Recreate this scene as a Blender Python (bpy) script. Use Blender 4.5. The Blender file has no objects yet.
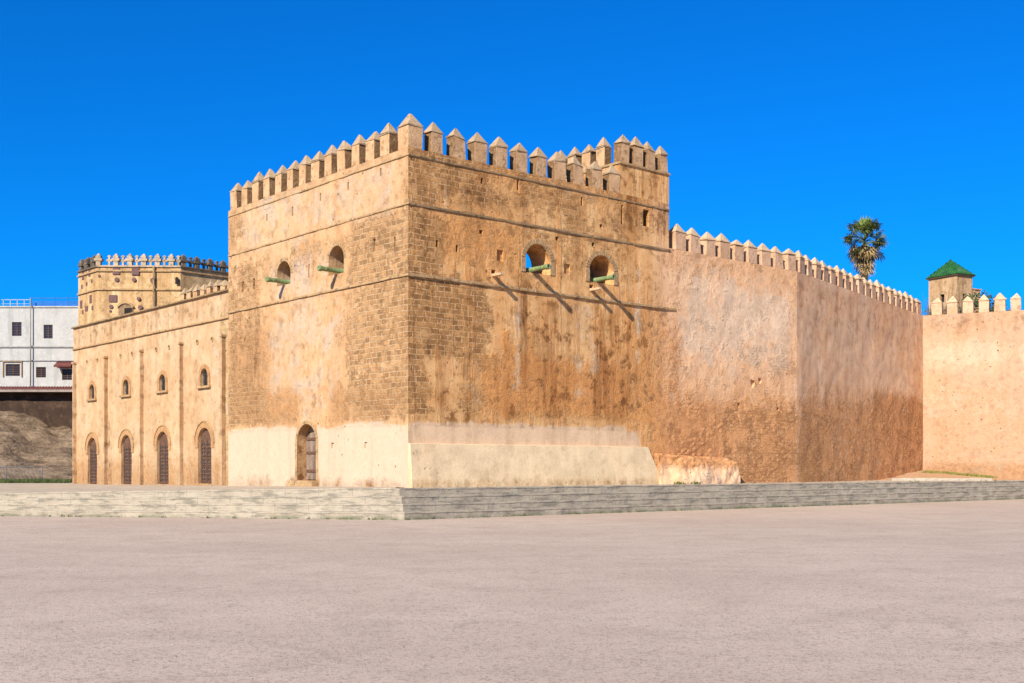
import bpy, bmesh, math, random
from mathutils import Vector, Matrix, noise as mnoise
random.seed(7)
SC = bpy.context.scene
COL = SC.collection
PI = math.pi

# ------------------------------------------------------------------ camera, sky, sun, exposure
F = 1160.0; CX = 512.0; HOR = 466.0; EYE = 1.957
cam = bpy.data.cameras.new('camera'); camo = bpy.data.objects.new('camera', cam); COL.objects.link(camo)
camo.location = (0, 0, EYE); camo.rotation_euler = (PI/2, 0, 0)
cam.sensor_width = 36; cam.lens = 36*F/1024; cam.shift_y = (HOR-341.5)/1024
cam.clip_start = .1; cam.clip_end = 6000
SC.camera = camo
SC.render.resolution_x = 1024; SC.render.resolution_y = 683
sunv = Vector((-1.193, -2.477, 1.79)).normalized()
world = bpy.data.worlds.new('World'); SC.world = world; world.use_nodes = True
wt = world.node_tree; wt.nodes.clear()
sky = wt.nodes.new('ShaderNodeTexSky'); sky.sky_type = 'NISHITA'; sky.sun_disc = False
sky.sun_elevation = math.asin(sunv.z); sky.sun_rotation = math.atan2(sunv.x, sunv.y)
sky.air_density = 1.0; sky.dust_density = .3; sky.ozone_density = 2.5
tint = wt.nodes.new('ShaderNodeMix'); tint.data_type = 'RGBA'; tint.blend_type = 'MULTIPLY'; tint.inputs[0].default_value = 1
tint.inputs[7].default_value = (.007, .305, .725, 1)
gam = wt.nodes.new('ShaderNodeGamma'); gam.inputs[1].default_value = 1.0
bg = wt.nodes.new('ShaderNodeBackground'); bg.inputs[1].default_value = .12
wo = wt.nodes.new('ShaderNodeOutputWorld')
wt.links.new(sky.outputs[0], gam.inputs[0]); wt.links.new(gam.outputs[0], tint.inputs[6])
wt.links.new(tint.outputs[2], bg.inputs[0]); wt.links.new(bg.outputs[0], wo.inputs[0])
sl = bpy.data.lights.new('sun', 'SUN'); sl.energy = 4.2; sl.angle = math.radians(.5); sl.color = (1, .94, .84)
slo = bpy.data.objects.new('sun', sl); COL.objects.link(slo)
slo.rotation_euler = (-sunv).to_track_quat('-Z', 'Y').to_euler(); slo.location = (-30, -50, 60)
SC.view_settings.view_transform = 'Standard'; SC.view_settings.look = 'None'
SC.view_settings.exposure = .90; SC.view_settings.gamma = 1

# ------------------------------------------------------------------ helpers
def tag(o, label=None, cat=None, group=None, kind=None):
    if label: o['label'] = label
    if cat: o['category'] = cat
    if group: o['group'] = group
    if kind: o['kind'] = kind
    return o
def empty(name, loc, rz=0):
    o = bpy.data.objects.new(name, None); COL.objects.link(o)
    o.location = loc; o.rotation_euler = (0, 0, rz); o.empty_display_size = .3
    return o
class MB:
    """collects simple shapes in one bmesh"""
    def __init__(s): s.b = bmesh.new(); s.mi = 0
    def face(s, pts, mi=None):
        f = s.b.faces.new([s.b.verts.new(p) for p in pts]); f.material_index = s.mi if mi is None else mi; return f
    def box(s, x0, x1, y0, y1, z0, z1, mi=None, top=0.0):
        mi = s.mi if mi is None else mi
        v = [s.b.verts.new(p) for p in ((x0,y0,z0),(x1,y0,z0),(x1,y1,z0),(x0,y1,z0),
             (x0+top,y0+top,z1),(x1-top,y0+top,z1),(x1-top,y1-top,z1),(x0+top,y1-top,z1))]
        for q in ((3,2,1,0),(4,5,6,7),(0,1,5,4),(1,2,6,5),(2,3,7,6),(3,0,4,7)):
            s.b.faces.new([v[i] for i in q]).material_index = mi
        return v
    def pyr(s, x0, x1, y0, y1, z0, z1, mi=None, tip=.02):
        mi = s.mi if mi is None else mi
        cx, cy = (x0+x1)/2, (y0+y1)/2
        v = [s.b.verts.new(p) for p in ((x0,y0,z0),(x1,y0,z0),(x1,y1,z0),(x0,y1,z0),
             (cx-tip,cy-tip,z1),(cx+tip,cy-tip,z1),(cx+tip,cy+tip,z1),(cx-tip,cy+tip,z1))]
        for q in ((3,2,1,0),(4,5,6,7),(0,1,5,4),(1,2,6,5),(2,3,7,6),(3,0,4,7)):
            s.b.faces.new([v[i] for i in q]).material_index = mi
    def lathe(s, prof, M=Matrix(), n=16, mi=None):
        mi = s.mi if mi is None else mi
        rings = []
        for r, z in prof:
            rings.append([s.b.verts.new(M @ Vector((r*math.cos(2*PI*k/n), r*math.sin(2*PI*k/n), z))) for k in range(n)])
        for a, c in zip(rings, rings[1:]):
            for k in range(n):
                f = s.b.faces.new((a[k], a[(k+1)%n], c[(k+1)%n], c[k])); f.material_index = mi; f.smooth = True
        s.b.faces.new(rings[0][::-1]).material_index = mi; s.b.faces.new(rings[-1]).material_index = mi
    def tube(s, p, q, r0, r1=None, n=8, mi=None):
        p, q = Vector(p), Vector(q); r1 = r0 if r1 is None else r1
        M = Matrix.Translation(p) @ (q-p).to_track_quat('Z', 'Y').to_matrix().to_4x4()
        s.lathe([(r0, 0), (r1, (q-p).length)], M, n, mi)
    def build(s, name, mats, parent=None, uv=True, bevel=0, smooth=False, recalc=True):
        if recalc: bmesh.ops.recalc_face_normals(s.b, faces=s.b.faces)
        me = bpy.data.meshes.new(name); s.b.to_mesh(me); s.b.free()
        for m in (mats if isinstance(mats, (list, tuple)) else [mats]): me.materials.append(m)
        o = bpy.data.objects.new(name, me); COL.objects.link(o)
        if parent: o.parent = parent
        if uv: box_uv(me)
        if smooth:
            for p in me.polygons: p.use_smooth = True
        if bevel:
            md = o.modifiers.new('bevel', 'BEVEL'); md.width = bevel; md.segments = 2; md.limit_method = 'ANGLE'
        return o
def box_uv(me, du=0.0):
    l = me.uv_layers.get('UVMap') or me.uv_layers.new(name='UVMap')
    for p in me.polygons:
        n = p.normal
        ax, ay, az = abs(n.x), abs(n.y), abs(n.z)
        for li in p.loop_indices:
            c = me.vertices[me.loops[li].vertex_index].co
            if az > .75: uvv = (c.x+du, c.y)
            elif ax > ay: uvv = (c.y+du+.3, c.z)
            else: uvv = (c.x+du, c.z)
            l.data[li].uv = uvv
def put(mesh_obj, parent, loc, rz=0, name=None):
    """a copy of a part under a parent"""
    c = mesh_obj.copy(); COL.objects.link(c); c.parent = parent; c.location = loc; c.rotation_euler = (0, 0, rz)
    return c
def fb(p, s=1.0, o=4):
    return mnoise.fractal(Vector(p)*s, 1.0, 2.0, o)

# ---- arch outlines (x,z) ; cutters and rings
def arch_pts(x0, x1, z0, z1, rise=None, n=14):
    w = (x1-x0)/2; cx = (x0+x1)/2; rise = w if rise is None else rise
    R = (w*w+rise*rise)/(2*rise); cz = z1-R; a0 = math.asin(min(1, w/R)) if rise <= w else PI/2
    pts = [(x0, z0), (x1, z0)]
    for k in range(n+1):
        a = a0 - 2*a0*k/n
        pts.append((cx+R*math.sin(a), cz+R*math.cos(a)))
    return pts
def prism(mb, pts, y0, y1, mi=None):
    b = mb.b; a = [b.verts.new((x, y0, z)) for x, z in pts]; c = [b.verts.new((x, y1, z)) for x, z in pts]
    mi = mb.mi if mi is None else mi
    b.faces.new(a[::-1]).material_index = mi; b.faces.new(c).material_index = mi
    for i in range(len(a)):
        j = (i+1) % len(a); b.faces.new((a[i], a[j], c[j], c[i])).material_index = mi
def ring(mb, x0, x1, z0, z1, wd, y0, y1, rise=None, legs=True, gap=.0, n=14):
    """arch surround of separate wedge blocks"""
    inn = arch_pts(x0, x1, z0, z1, rise, n)[2:]
    cx = (x0+x1)/2; w = (x1-x0)/2; rise_ = w if rise is None else rise
    R = (w*w+rise_*rise_)/(2*rise_); cz = z1-R
    out = [(cx+(x-cx)*(R+wd)/R, cz+(z-cz)*(R+wd)/R) for x, z in inn]
    for k in range(n):
        g = gap
        p = [inn[k], out[k], out[k+1], inn[k+1]]
        c = (sum(a for a, b in p)/4, sum(b for a, b in p)/4)
        p = [(c[0]+(a-c[0])*(1-g), c[1]+(b-c[1])*(1-g)) for a, b in p]
        prism(mb, p, y0+(random.uniform(-.006, .006) if gap else 0), y1)
    if legs:
        zt = inn[0][1]
        mb.box(x0-wd, x0, y0, y1, z0, zt-.002); mb.box(x1, x1+wd, y0, y1, z0, zt-.002)

def wall_solid(L, T, z0, z1, m0=0, m1=0, step=.25, amp=.014, seed=0, batter=0.0, wave=0):
    """front face (y=0) is a fine uneven grid, back at y=T; m0/m1 shift the back's ends (mitred corners)"""
    b = bmesh.new(); nx = max(2, round(L/step)); nz = max(2, round((z1-z0)/step))
    g = []
    for i in range(nx+1):
        col = []
        for j in range(nz+1):
            x = L*i/nx; z = z0+(z1-z0)*j/nz
            e = min(1, min(x, L-x)/.5, (z1-z)/.4)
            d = (fb((x+seed*17, z, seed), .55)*1.6 + fb((x+seed*17, z, 9+seed), 2.2)*.8)*amp*e
            col.append(b.verts.new((x, -d-batter*(z1-z)/(z1-z0), z)))
        g.append(col)
    for i in range(nx):
        for j in range(nz):
            f = b.faces.new((g[i][j], g[i+1][j], g[i+1][j+1], g[i][j+1])); f.smooth = True
    B = [b.verts.new(p) for p in ((m0, T, z0), (L-m1, T, z0), (L-m1, T, z1), (m0, T, z1))]
    b.faces.new((B[1], B[0], B[3], B[2]))
    b.faces.new([g[i][0] for i in range(nx, -1, -1)] + [B[0], B[1]])
    b.faces.new([g[i][nz] for i in range(nx+1)] + [B[2], B[3]])
    b.faces.new([g[0][j] for j in range(nz+1)] + [B[3], B[0]])
    b.faces.new([g[nx][j] for j in range(nz, -1, -1)] + [B[1], B[2]])
    return b
def finish_wall(name, b, mats, parent, cutters=None, masks=None, du=0.0, loc=(0,0,0), rz=0):
    me = bpy.data.meshes.new(name); b.to_mesh(me); b.free()
    o = bpy.data.objects.new(name, me); COL.objects.link(o)
    if cutters is not None:
        cut = []
        bmesh.ops.recalc_face_normals(cutters.b, faces=cutters.b.faces)
        cm = bpy.data.meshes.new('cut'); cutters.b.to_mesh(cm); cutters.b.free()
        co = bpy.data.objects.new('cut', cm); COL.objects.link(co)
        md = o.modifiers.new('b', 'BOOLEAN'); md.operation = 'DIFFERENCE'; md.object = co; md.solver = 'EXACT'
        dg = bpy.context.evaluated_depsgraph_get(); dg.update()
        nm = bpy.data.meshes.new_from_object(o.evaluated_get(dg)); nm.name = name
        o.modifiers.clear(); o.data = nm
        bpy.data.objects.remove(co); bpy.data.meshes.remove(cm); bpy.data.meshes.remove(me); me = nm
    me.materials.clear()
    for m in (mats if isinstance(mats, (list, tuple)) else [mats]): me.materials.append(m)
    me.set_sharp_from_angle(angle=math.radians(38))
    o.parent = parent; o.location = loc; o.rotation_euler = (0, 0, rz)
    box_uv(me, du)
    if masks:
        at = me.attributes.new('mask', 'FLOAT_COLOR', 'POINT')
        for i, v in enumerate(me.vertices): at.data[i].color = masks(v.co.x+du, v.co.z)
    return o
def sstep(a, b, x):
    t = min(1, max(0, (x-a)/(b-a))) if b != a else float(x >= a); return t*t*(3-2*t)
def mask_fn(base, patches):
    """patches: (channel, t0, t1, z0, z1, value, soft)"""
    def fn(t, z):
        c = list(base)
        for ch, t0, t1, z0, z1, v, s in patches:
            if t < t0-s or t > t1+s or z < z0-s or z > z1+s: continue
            w = sstep(t0-s, t0+s, t)*(1-sstep(t1-s, t1+s, t))*sstep(z0-s, z0+s, z)*(1-sstep(z1-s, z1+s, z))
            c[ch] += (v-c[ch])*w
        return c
    return fn

# ------------------------------------------------------------------ node helpers
class NT:
    def __init__(s, name, rough=.9, spec=.15):
        s.m = bpy.data.materials.new(name); s.m.use_nodes = True; s.t = s.m.node_tree
        s.p = s.t.nodes['Principled BSDF']; s.p.inputs['Roughness'].default_value = rough
        s.p.inputs['Specular IOR Level'].default_value = spec
    def n(s, ty, **k):
        x = s.t.nodes.new(ty)
        for a, v in k.items(): setattr(x, a, v)
        return x
    def l(s, v, i):
        if v is None: return
        if isinstance(v, bpy.types.NodeSocket): s.t.links.new(v, i)
        else:
            if isinstance(v, tuple) and len(v) == 3 and i.type == 'RGBA': v = v+(1,)
            i.default_value = v
    def pos(s): return s.n('ShaderNodeNewGeometry').outputs['Position']
    def uv(s): return s.n('ShaderNodeUVMap', uv_map='UVMap').outputs[0]
    def obj(s): return s.n('ShaderNodeTexCoord').outputs['Object']
    def mul(s, v, k):
        x = s.n('ShaderNodeVectorMath', operation='MULTIPLY'); s.l(v, x.inputs[0]); s.l(k, x.inputs[1]); return x.outputs[0]
    def vadd(s, a, b_):
        x = s.n('ShaderNodeVectorMath', operation='ADD'); s.l(a, x.inputs[0]); s.l(b_, x.inputs[1]); return x.outputs[0]
    def noise(s, v, sc, det=5, ro=.55, dist=0, col=False):
        x = s.n('ShaderNodeTexNoise'); s.l(v, x.inputs['Vector']); x.inputs['Scale'].default_value = sc
        x.inputs['Detail'].default_value = det; x.inputs['Roughness'].default_value = ro; x.inputs['Distortion'].default_value = dist
        return x.outputs[1 if col else 0]
    def vor(s, v, sc, out=0, feature='F1', rnd=1.0):
        x = s.n('ShaderNodeTexVoronoi', feature=feature); s.l(v, x.inputs['Vector']); x.inputs['Scale'].default_value = sc
        x.inputs['Randomness'].default_value = rnd
        return x.outputs[out]
    def ma(s, op, a, b_=None, clamp=False):
        x = s.n('ShaderNodeMath', operation=op, use_clamp=clamp); s.l(a, x.inputs[0])
        if b_ is not None: s.l(b_, x.inputs[1])
        return x.outputs[0]
    def ss(s, v, a, b_, lo=0.0, hi=1.0):
        x = s.n('ShaderNodeMapRange', interpolation_type='SMOOTHSTEP'); s.l(v, x.inputs[0])
        for i, q in zip((1, 2, 3, 4), (a, b_, lo, hi)): x.inputs[i].default_value = q
        return x.outputs[0]
    def mix(s, f, a, b_, mode='MIX'):
        x = s.n('ShaderNodeMix', data_type='RGBA', blend_type=mode); s.l(f, x.inputs[0]); s.l(a, x.inputs[6]); s.l(b_, x.inputs[7]); return x.outputs[2]
    def bump(s, h, dist=.02, st=1.0):
        x = s.n('ShaderNodeBump'); x.inputs['Strength'].default_value = st; x.inputs['Distance'].default_value = dist
        s.l(h, x.inputs['Height']); s.l(x.outputs[0], s.p.inputs['Normal'])
    def col(s, c): s.l(c, s.p.inputs['Base Color']); return s.m

def wall_material(name, plA, plB, pale, orange, brk, brk2, mort, bw=.47, bh=.212, mortar=.026, streak=1.0, bumpd=.06, darkc=(.50,.42,.36), blend=None, blotch=1.0, relief=1.0, rubble=0.0):
    m = NT(name); uv = m.uv(); pos = m.pos()
    att = m.n('ShaderNodeAttribute', attribute_name='mask'); sep = m.n('ShaderNodeSeparateColor'); m.l(att.outputs['Color'], sep.inputs[0])
    R, G, B, A = sep.outputs[0], sep.outputs[1], sep.outputs[2], att.outputs['Alpha']
    def cen(v, k): return m.ma('MULTIPLY', m.ma('SUBTRACT', v, .5), k)
    n0 = m.noise(pos, .30, 5, .6); n1 = m.noise(pos, .95, 9, .64); n2 = m.noise(pos, 3.6, 9, .68); n3 = m.noise(pos, 17, 6, .65); n4 = m.noise(m.vadd(pos, (31, 17, 5)), 1.9, 8, .68)
    wav = m.vadd(uv, m.mul(m.noise(pos, .8, 4, .6, col=True), (.35, .5, 0)))
    st = m.noise(m.mul(wav, (1.25, .10, 1)), 1, 7, .62); st2 = m.noise(m.mul(wav, (4.2, .25, 1)), 1, 7, .66)
    if blend:
        u0, u1, a2, b2, o2 = blend
        us = m.n('ShaderNodeSeparateXYZ'); m.l(uv, us.inputs[0])
        bf = m.ss(m.ma('ADD', us.outputs[0], cen(n1, 1.6)), u0, u1)
        plA_, plB_, or_ = m.mix(bf, plA, a2), m.mix(bf, plB, b2), m.mix(bf, orange, o2)
    else: plA_, plB_, or_ = plA, plB, orange
    lite = tuple(min(.8, c*1.22+.02) for c in plA)
    pl = m.mix(m.ss(n1, .36, .62), plA_, plB_)
    pl = m.mix(m.ss(n0, .42, .60, 0, .5), pl, or_)
    pl = m.mix(m.ss(n4, .52, .66, 0, .65*blotch), pl, lite)
    pl = m.mix(m.ss(n4, .46, .34, 0, .5*blotch), pl, tuple(c*.70 for c in plB))
    pl = m.mix(m.ss(st, .52, .64, 0, .75*streak), pl, lite)
    st3 = m.noise(m.mul(m.vadd(wav, (7.3, 2.1, 0)), (2.3, .13, 1)), 1, 7, .64)
    wob = m.vadd(uv, m.mul(m.noise(pos, 1.3, 4, .6, col=True), (.22, .13, 0)))
    br = m.n('ShaderNodeTexBrick'); m.l(wob, br.inputs['Vector'])
    br.offset = .5; br.offset_frequency = 2; br.squash = .72; br.squash_frequency = 3
    for k, v in (('Color1', tuple(c*1.18 for c in brk)), ('Color2', tuple(c*.78 for c in brk2)), ('Mortar', mort)): m.l(v, br.inputs[k])
    for k, v in (('Scale', 1.0), ('Mortar Size', mortar), ('Mortar Smooth', .25), ('Bias', -.05), ('Brick Width', bw), ('Row Height', bh)): br.inputs[k].default_value = v
    mo = m.ma('MULTIPLY', br.outputs['Fac'], m.ss(n4, .36, .60, .85, .0))
    bc = m.mix(mo, br.outputs[0], tuple(c*.92 for c in brk))
    bc = m.mix(m.ss(n2, .48, .66, 0, .75), bc, tuple(c*1.45 for c in brk))
    bc = m.mix(m.ss(n4, .50, .64, 0, .65), bc, tuple(c*.68 for c in brk2))
    bc = m.mix(m.ss(n1, .54, .70, 0, .6), bc, plA_)
    mm = m.ma('ADD', R, m.ma('ADD', cen(n2, 1.5), m.ma('ADD', cen(n1, 2.2), cen(n4, 1.0))))
    bm = m.ss(mm, .40, .64)
    c = m.mix(bm, pl, bc)
    om = m.ma('MAXIMUM', m.ss(m.ma('ADD', A, cen(n4, 1.8)), .25, .80), m.ma('MULTIPLY', m.ss(st3, .53, .64, 0, .75*streak), m.ss(B, .5, .8, 1, 0)))
    c = m.mix(m.ma('MULTIPLY', om, m.ma('SUBTRACT', 1, m.ma('MULTIPLY', bm, .45))), c, m.mix(m.ss(n2, .36, .64), or_, m.mix(1.0, or_, (.74, .70, .66), 'MULTIPLY')))
    pm = m.ss(m.ma('ADD', B, m.ma('ADD', cen(n1, 1.4), m.ma('ADD', cen(n2, .7), m.ma('MULTIPLY', cen(st2, 1.0), m.ss(B, .6, .95, .12, 1))))), .34, .74)
    pc = m.mix(m.ss(n1, .38, .62), pale, tuple(q*.84 for q in pale)); pc = m.mix(m.ss(n4, .55, .7, 0, .5), pc, plA)
    pc = m.mix(m.ss(B, .85, 1.0), pc, m.mix(m.ss(n4, .40, .64), pale, tuple(q*.88 for q in pale)))
    c = m.mix(m.ma('MULTIPLY', pm, .85), c, pc)
    ws = m.ma('MULTIPLY', m.ss(st2, .57, .68), m.ss(n0, .42, .60, .05, .5*streak))
    c = m.mix(m.ma('MULTIPLY', ws, m.ss(B, .7, .95, 1, .3)), c, tuple(q*.92 for q in pale))
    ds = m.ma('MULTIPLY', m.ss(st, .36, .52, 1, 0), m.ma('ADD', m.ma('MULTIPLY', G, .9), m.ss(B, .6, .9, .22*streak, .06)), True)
    ds = m.ma('ADD', ds, m.ma('MULTIPLY', m.ma('MULTIPLY', G, m.ss(n2, .62, .40, .2, 1)), .42), True)
    c = m.mix(ds, c, m.mix(1.0, c, darkc, 'MULTIPLY'))
    d2 = m.ma('MULTIPLY', m.ss(n4, .38, .50, 1, 0), m.ma('ADD', m.ma('MULTIPLY', G, .9), m.ss(B, .8, 1, .25*blotch, .06)), True)
    c = m.mix(d2, c, m.mix(1.0, c, tuple(q*.95+.04 for q in darkc), 'MULTIPLY'))
    pits = m.ss(m.vor(m.vadd(pos, m.mul(m.noise(pos, 6, 3, .6, col=True), (.2, .2, .2))), 1.9), .04, .11, 1, 0)
    pits = m.ma('MULTIPLY', pits, m.ss(n0, .44, .56))
    c = m.mix(m.ma('MULTIPLY', pits, .75), c, m.mix(1.0, c, (.38, .31, .27), 'MULTIPLY'))
    c = m.mix(m.ss(n3, .42, .66, .0, .34), c, m.mix(1.0, c, (.70, .66, .62), 'MULTIPLY'))
    c = m.mix(m.ss(n3, .40, .28, 0, .3), c, lite)
    rb = None
    if rubble:
        rv = m.vor(m.vadd(m.mul(pos, (1, 1, 1.5)), m.mul(m.noise(pos, 2.5, 4, .6, col=True), (.35, .35, .35))), 3.2)
        rm = m.ma('MULTIPLY', om, m.ss(n1, .38, .58)); rb = m.ma('MULTIPLY', m.ss(rv, .15, .62, 1, 0), rm)
        c = m.mix(m.ma('MULTIPLY', m.ma('MULTIPLY', m.ss(rv, .42, .66), rm), .6*rubble), c, m.mix(1.0, c, (.42, .36, .33), 'MULTIPLY'))
        c = m.mix(m.ma('MULTIPLY', m.ma('MULTIPLY', m.ss(n3, .52, .64), rm), .6*rubble), c, m.mix(1.0, c, (.5, .42, .38), 'MULTIPLY'))
    h = m.ma('ADD', m.ma('MULTIPLY', m.ma('MULTIPLY', br.outputs['Fac'], bm), -.5), m.ma('MULTIPLY', m.ma('SUBTRACT', 1, bm), .35))
    rough = m.ma('ADD', m.ss(B, .7, 1, .35, .15), m.ma('ADD', m.ma('MULTIPLY', bm, .55), m.ma('MULTIPLY', om, 1.0)))
    h = m.ma('ADD', h, m.ma('MULTIPLY', m.ma('ADD', m.ma('MULTIPLY', n2, .55*relief), m.ma('MULTIPLY', n3, .75*relief)), rough))
    h = m.ma('SUBTRACT', h, m.ma('MULTIPLY', pits, .7))
    if rb: h = m.ma('ADD', h, m.ma('MULTIPLY', rb, .8*rubble))
    m.bump(h, bumpd)
    return m.col(c)

def plain(name, a, b_, sc=2.0, rough=.9, c3=None, sc3=9, bump=.01, bsc=25, streak=0, spec=.15, metal=0, dark=None):
    m = NT(name, rough, spec); pos = m.pos(); m.p.inputs['Metallic'].default_value = metal
    c = m.mix(m.ss(m.noise(pos, sc, 6, .6), .35, .65), a, b_)
    if c3: c = m.mix(m.ss(m.noise(pos, sc3, 6, .65), .5, .66), c, c3)
    if dark:
        q = m.mul(pos, (1.6, 1.6, .18)); c = m.mix(m.ss(m.noise(q, 1.3, 6, .6), .48, .68, 0, .8), c, dark)
    if bump: m.bump(m.noise(pos, bsc, 6, .6), bump)
    return m.col(c)

RP = dict(plA=(.84,.53,.305), plB=(.78,.46,.245), pale=(.86,.62,.41), orange=(.76,.37,.15), brk=(.62,.30,.115), brk2=(.48,.215,.08), mort=(.72,.42,.20))  # rampart colours brightened to make up for weak light on these walls
M_wall = wall_material('old plastered masonry', (.53,.33,.168), (.455,.26,.118), (.60,.455,.315), (.54,.285,.12), (.41,.23,.10), (.31,.165,.066), (.60,.41,.23), blotch=1.0, streak=.35)
M_wallR = wall_material('stained masonry with fill light', (.70,.395,.165), (.57,.295,.105), (.80,.57,.355), (.74,.34,.11), (.44,.225,.08), (.29,.14,.048), (.70,.43,.21),
                       blend=(13.0, 15.4, RP['plA'], RP['plB'], RP['orange']), streak=.8, blotch=1.2)  # stained; colours also raised and warmed to stand in for missing fill light
M_plinth = wall_material('cream render', (.80,.59,.345), (.74,.52,.28), (.82,.61,.36), (.66,.40,.19), (.5,.3,.13), (.4,.22,.09), (.7,.5,.3), blotch=.5, streak=.3, bumpd=.04)
M_ramp = wall_material('rammed earth and brick', bw=.36, bh=.14, mortar=.025, bumpd=.07, streak=.12, blotch=.6, relief=.8, rubble=.75, **RP)
M_rampL = wall_material('sunlit rammed earth', (.485,.31,.19), (.45,.275,.16), (.58,.435,.285), (.50,.28,.14), (.40,.19,.07), (.31,.14,.055), (.42,.24,.11), bw=.36, bh=.13, bumpd=.06, streak=.15, blotch=.6)  # lower-toned copy for the wall in full sun; light difference put into colour
M_annex = wall_material('ochre lime render', (.55,.38,.22), (.49,.315,.165), (.61,.465,.305), (.50,.28,.125), (.42,.27,.12), (.36,.22,.10), (.52,.36,.19), bumpd=.04, streak=.3, blotch=.6)
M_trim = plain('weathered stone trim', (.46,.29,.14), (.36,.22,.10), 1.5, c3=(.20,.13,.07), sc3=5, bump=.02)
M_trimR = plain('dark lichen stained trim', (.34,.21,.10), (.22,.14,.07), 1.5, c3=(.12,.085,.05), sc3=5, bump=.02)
M_mer = plain('merlon plaster', (.56,.345,.18), (.46,.265,.125), 1.3, c3=(.30,.17,.08), sc3=4, bump=.03, bsc=12)
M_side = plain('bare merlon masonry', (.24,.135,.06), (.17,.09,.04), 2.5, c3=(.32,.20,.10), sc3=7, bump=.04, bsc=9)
M_cap = plain('merlon cap mortar', (.44,.30,.17), (.36,.24,.13), 2.2, c3=(.25,.17,.10), sc3=7, bump=.02)
M_mer2 = plain('pink merlon plaster', (.60,.375,.225), (.50,.29,.155), 1.3, c3=(.36,.22,.125), sc3=4, bump=.03, bsc=12)
M_cap2 = plain('cream merlon cap', (.58,.40,.23), (.50,.33,.18), 2.2, c3=(.38,.25,.14), sc3=7, bump=.02)
M_brickring = plain('voussoir brick', (.42,.25,.115), (.30,.175,.08), 5, c3=(.48,.33,.18), sc3=9, bump=.02)
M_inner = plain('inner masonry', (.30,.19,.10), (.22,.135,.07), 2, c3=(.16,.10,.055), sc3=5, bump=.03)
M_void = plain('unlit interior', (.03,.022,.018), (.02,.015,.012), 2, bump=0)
M_wood = plain('old brown wood', (.13,.068,.04), (.085,.044,.028), 4, c3=(.18,.105,.068), sc3=11, rough=.7, bump=.01)
M_woodg = plain('grey weathered planks', (.27,.19,.135), (.19,.13,.09), 3, c3=(.33,.25,.19), sc3=14, rough=.75, bump=.01, dark=(.10,.065,.045))
M_iron = plain('dark iron', (.05,.045,.042), (.08,.06,.05), 8, rough=.6, bump=.004)
M_rust = plain('rusty iron plate', (.17,.085,.075), (.12,.065,.06), 6, rough=.75, bump=.006)
M_bronze = plain('verdigris bronze', (.14,.19,.075), (.20,.25,.095), 7, c3=(.10,.11,.045), sc3=18, rough=.6, bump=.004, spec=.4)
M_glass = NT('dark window glass', .12, .5).col((.025,.025,.03))

# ------------------------------------------------------------------ setting-out (plan of the kasbah, metres)
C0 = Vector((-4.0, 44.7)); AE = math.atan2(.652, .758)
ex = Vector((math.cos(AE), math.sin(AE))); ed = Vector((-math.sin(AE), math.cos(AE)))
LT, LR = 14.84, 15.0                                  # length of the two tower faces
PH = 1.126                                            # height of the paved terrace at the tower corner
def on_right(x, y):
    r = (x-CX)/F; t = (r*C0.y-C0.x)/(ex.x-r*ex.y); return t, EYE+(HOR-y)*(C0.y+ex.y*t)/F
def on_left(x, y):
    r = (x-CX)/F; t = (r*C0.y-C0.x)/(ed.x-r*ed.y); return LT-t, EYE+(HOR-y)*(C0.y+ed.y*t)/F
def patches(fn, rows):
    out = []
    for ch, xa, xb, ya, yb, v, s in rows:
        t0 = fn(xa, 300)[0]; t1 = fn(xb, 300)[0]; xm = (xa+xb)/2
        out.append((ch, t0, t1, fn(xm, yb)[1], fn(xm, ya)[1], v, s))
    return out
def terr_z(X):
    if X < -6: return PH-(PH-.86)*min(1, (-6-X)/16.0)
    return PH-.10*min(1, max(0, X-5)/40)

# ------------------------------------------------------------------ ground
def ground_mat():
    m = NT('pale worn asphalt', .92, .12); p = m.pos()
    n0 = m.noise(m.mul(p, (.10, .14, 1)), 1, 5, .6); n1 = m.noise(m.mul(p, (.75, .85, 1)), 1, 9, .72)
    n2 = m.noise(p, 9, 6, .7); sp = m.noise(p, 55, 4, .7); v = m.vor(p, 38, 1)
    c = m.mix(m.ss(n0, .35, .65), (.60,.462,.345), (.51,.385,.285))
    c = m.mix(m.ss(n1, .44, .60, 0, .50), c, (.44,.33,.24))
    c = m.mix(m.ss(n1, .60, .68, 0, .35), c, (.31,.22,.155))
    hs = m.n('ShaderNodeSeparateColor'); m.l(v, hs.inputs[0])
    c = m.mix(m.ss(hs.outputs[0], .55, .95, 0, .55), c, (.54,.41,.30))
    c = m.mix(m.ss(hs.outputs[1], .70, .98, 0, .6), c, (.24,.175,.125))
    c = m.mix(m.ss(n2, .52, .66, 0, .55), c, (.27,.195,.14))
    c = m.mix(m.ss(sp, .56, .68, 0, .65), c, (.17,.13,.105))
    c = m.mix(m.ss(sp, .44, .32, 0, .7), c, (.72,.58,.45))
    cr = m.vor(m.vadd(p, m.mul(m.noise(p, .9, 5, .65, col=True), (1.6, 1.6, 0))), .33, 0, 'DISTANCE_TO_EDGE')
    crk = m.ma('MULTIPLY', m.ss(cr, .004, .016, 1, 0), m.ss(m.noise(m.vadd(p, (9, 4, 0)), .25, 4, .6), .52, .60))
    c = m.mix(m.ma('MULTIPLY', crk, .18), c, (.15,.115,.085))
    m.bump(m.ma('ADD', m.ma('ADD', sp, m.ma('MULTIPLY', hs.outputs[2], .8)), m.ma('MULTIPLY', n2, .8)), .012)
    return m.col(c)
M_ground = ground_mat()
g = MB(); g.face([(-3000,-1500,0),(3000,-1500,0),(3000,4000,0),(-3000,4000,0)])
tag(g.build('ground', M_ground), kind='structure')

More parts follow.
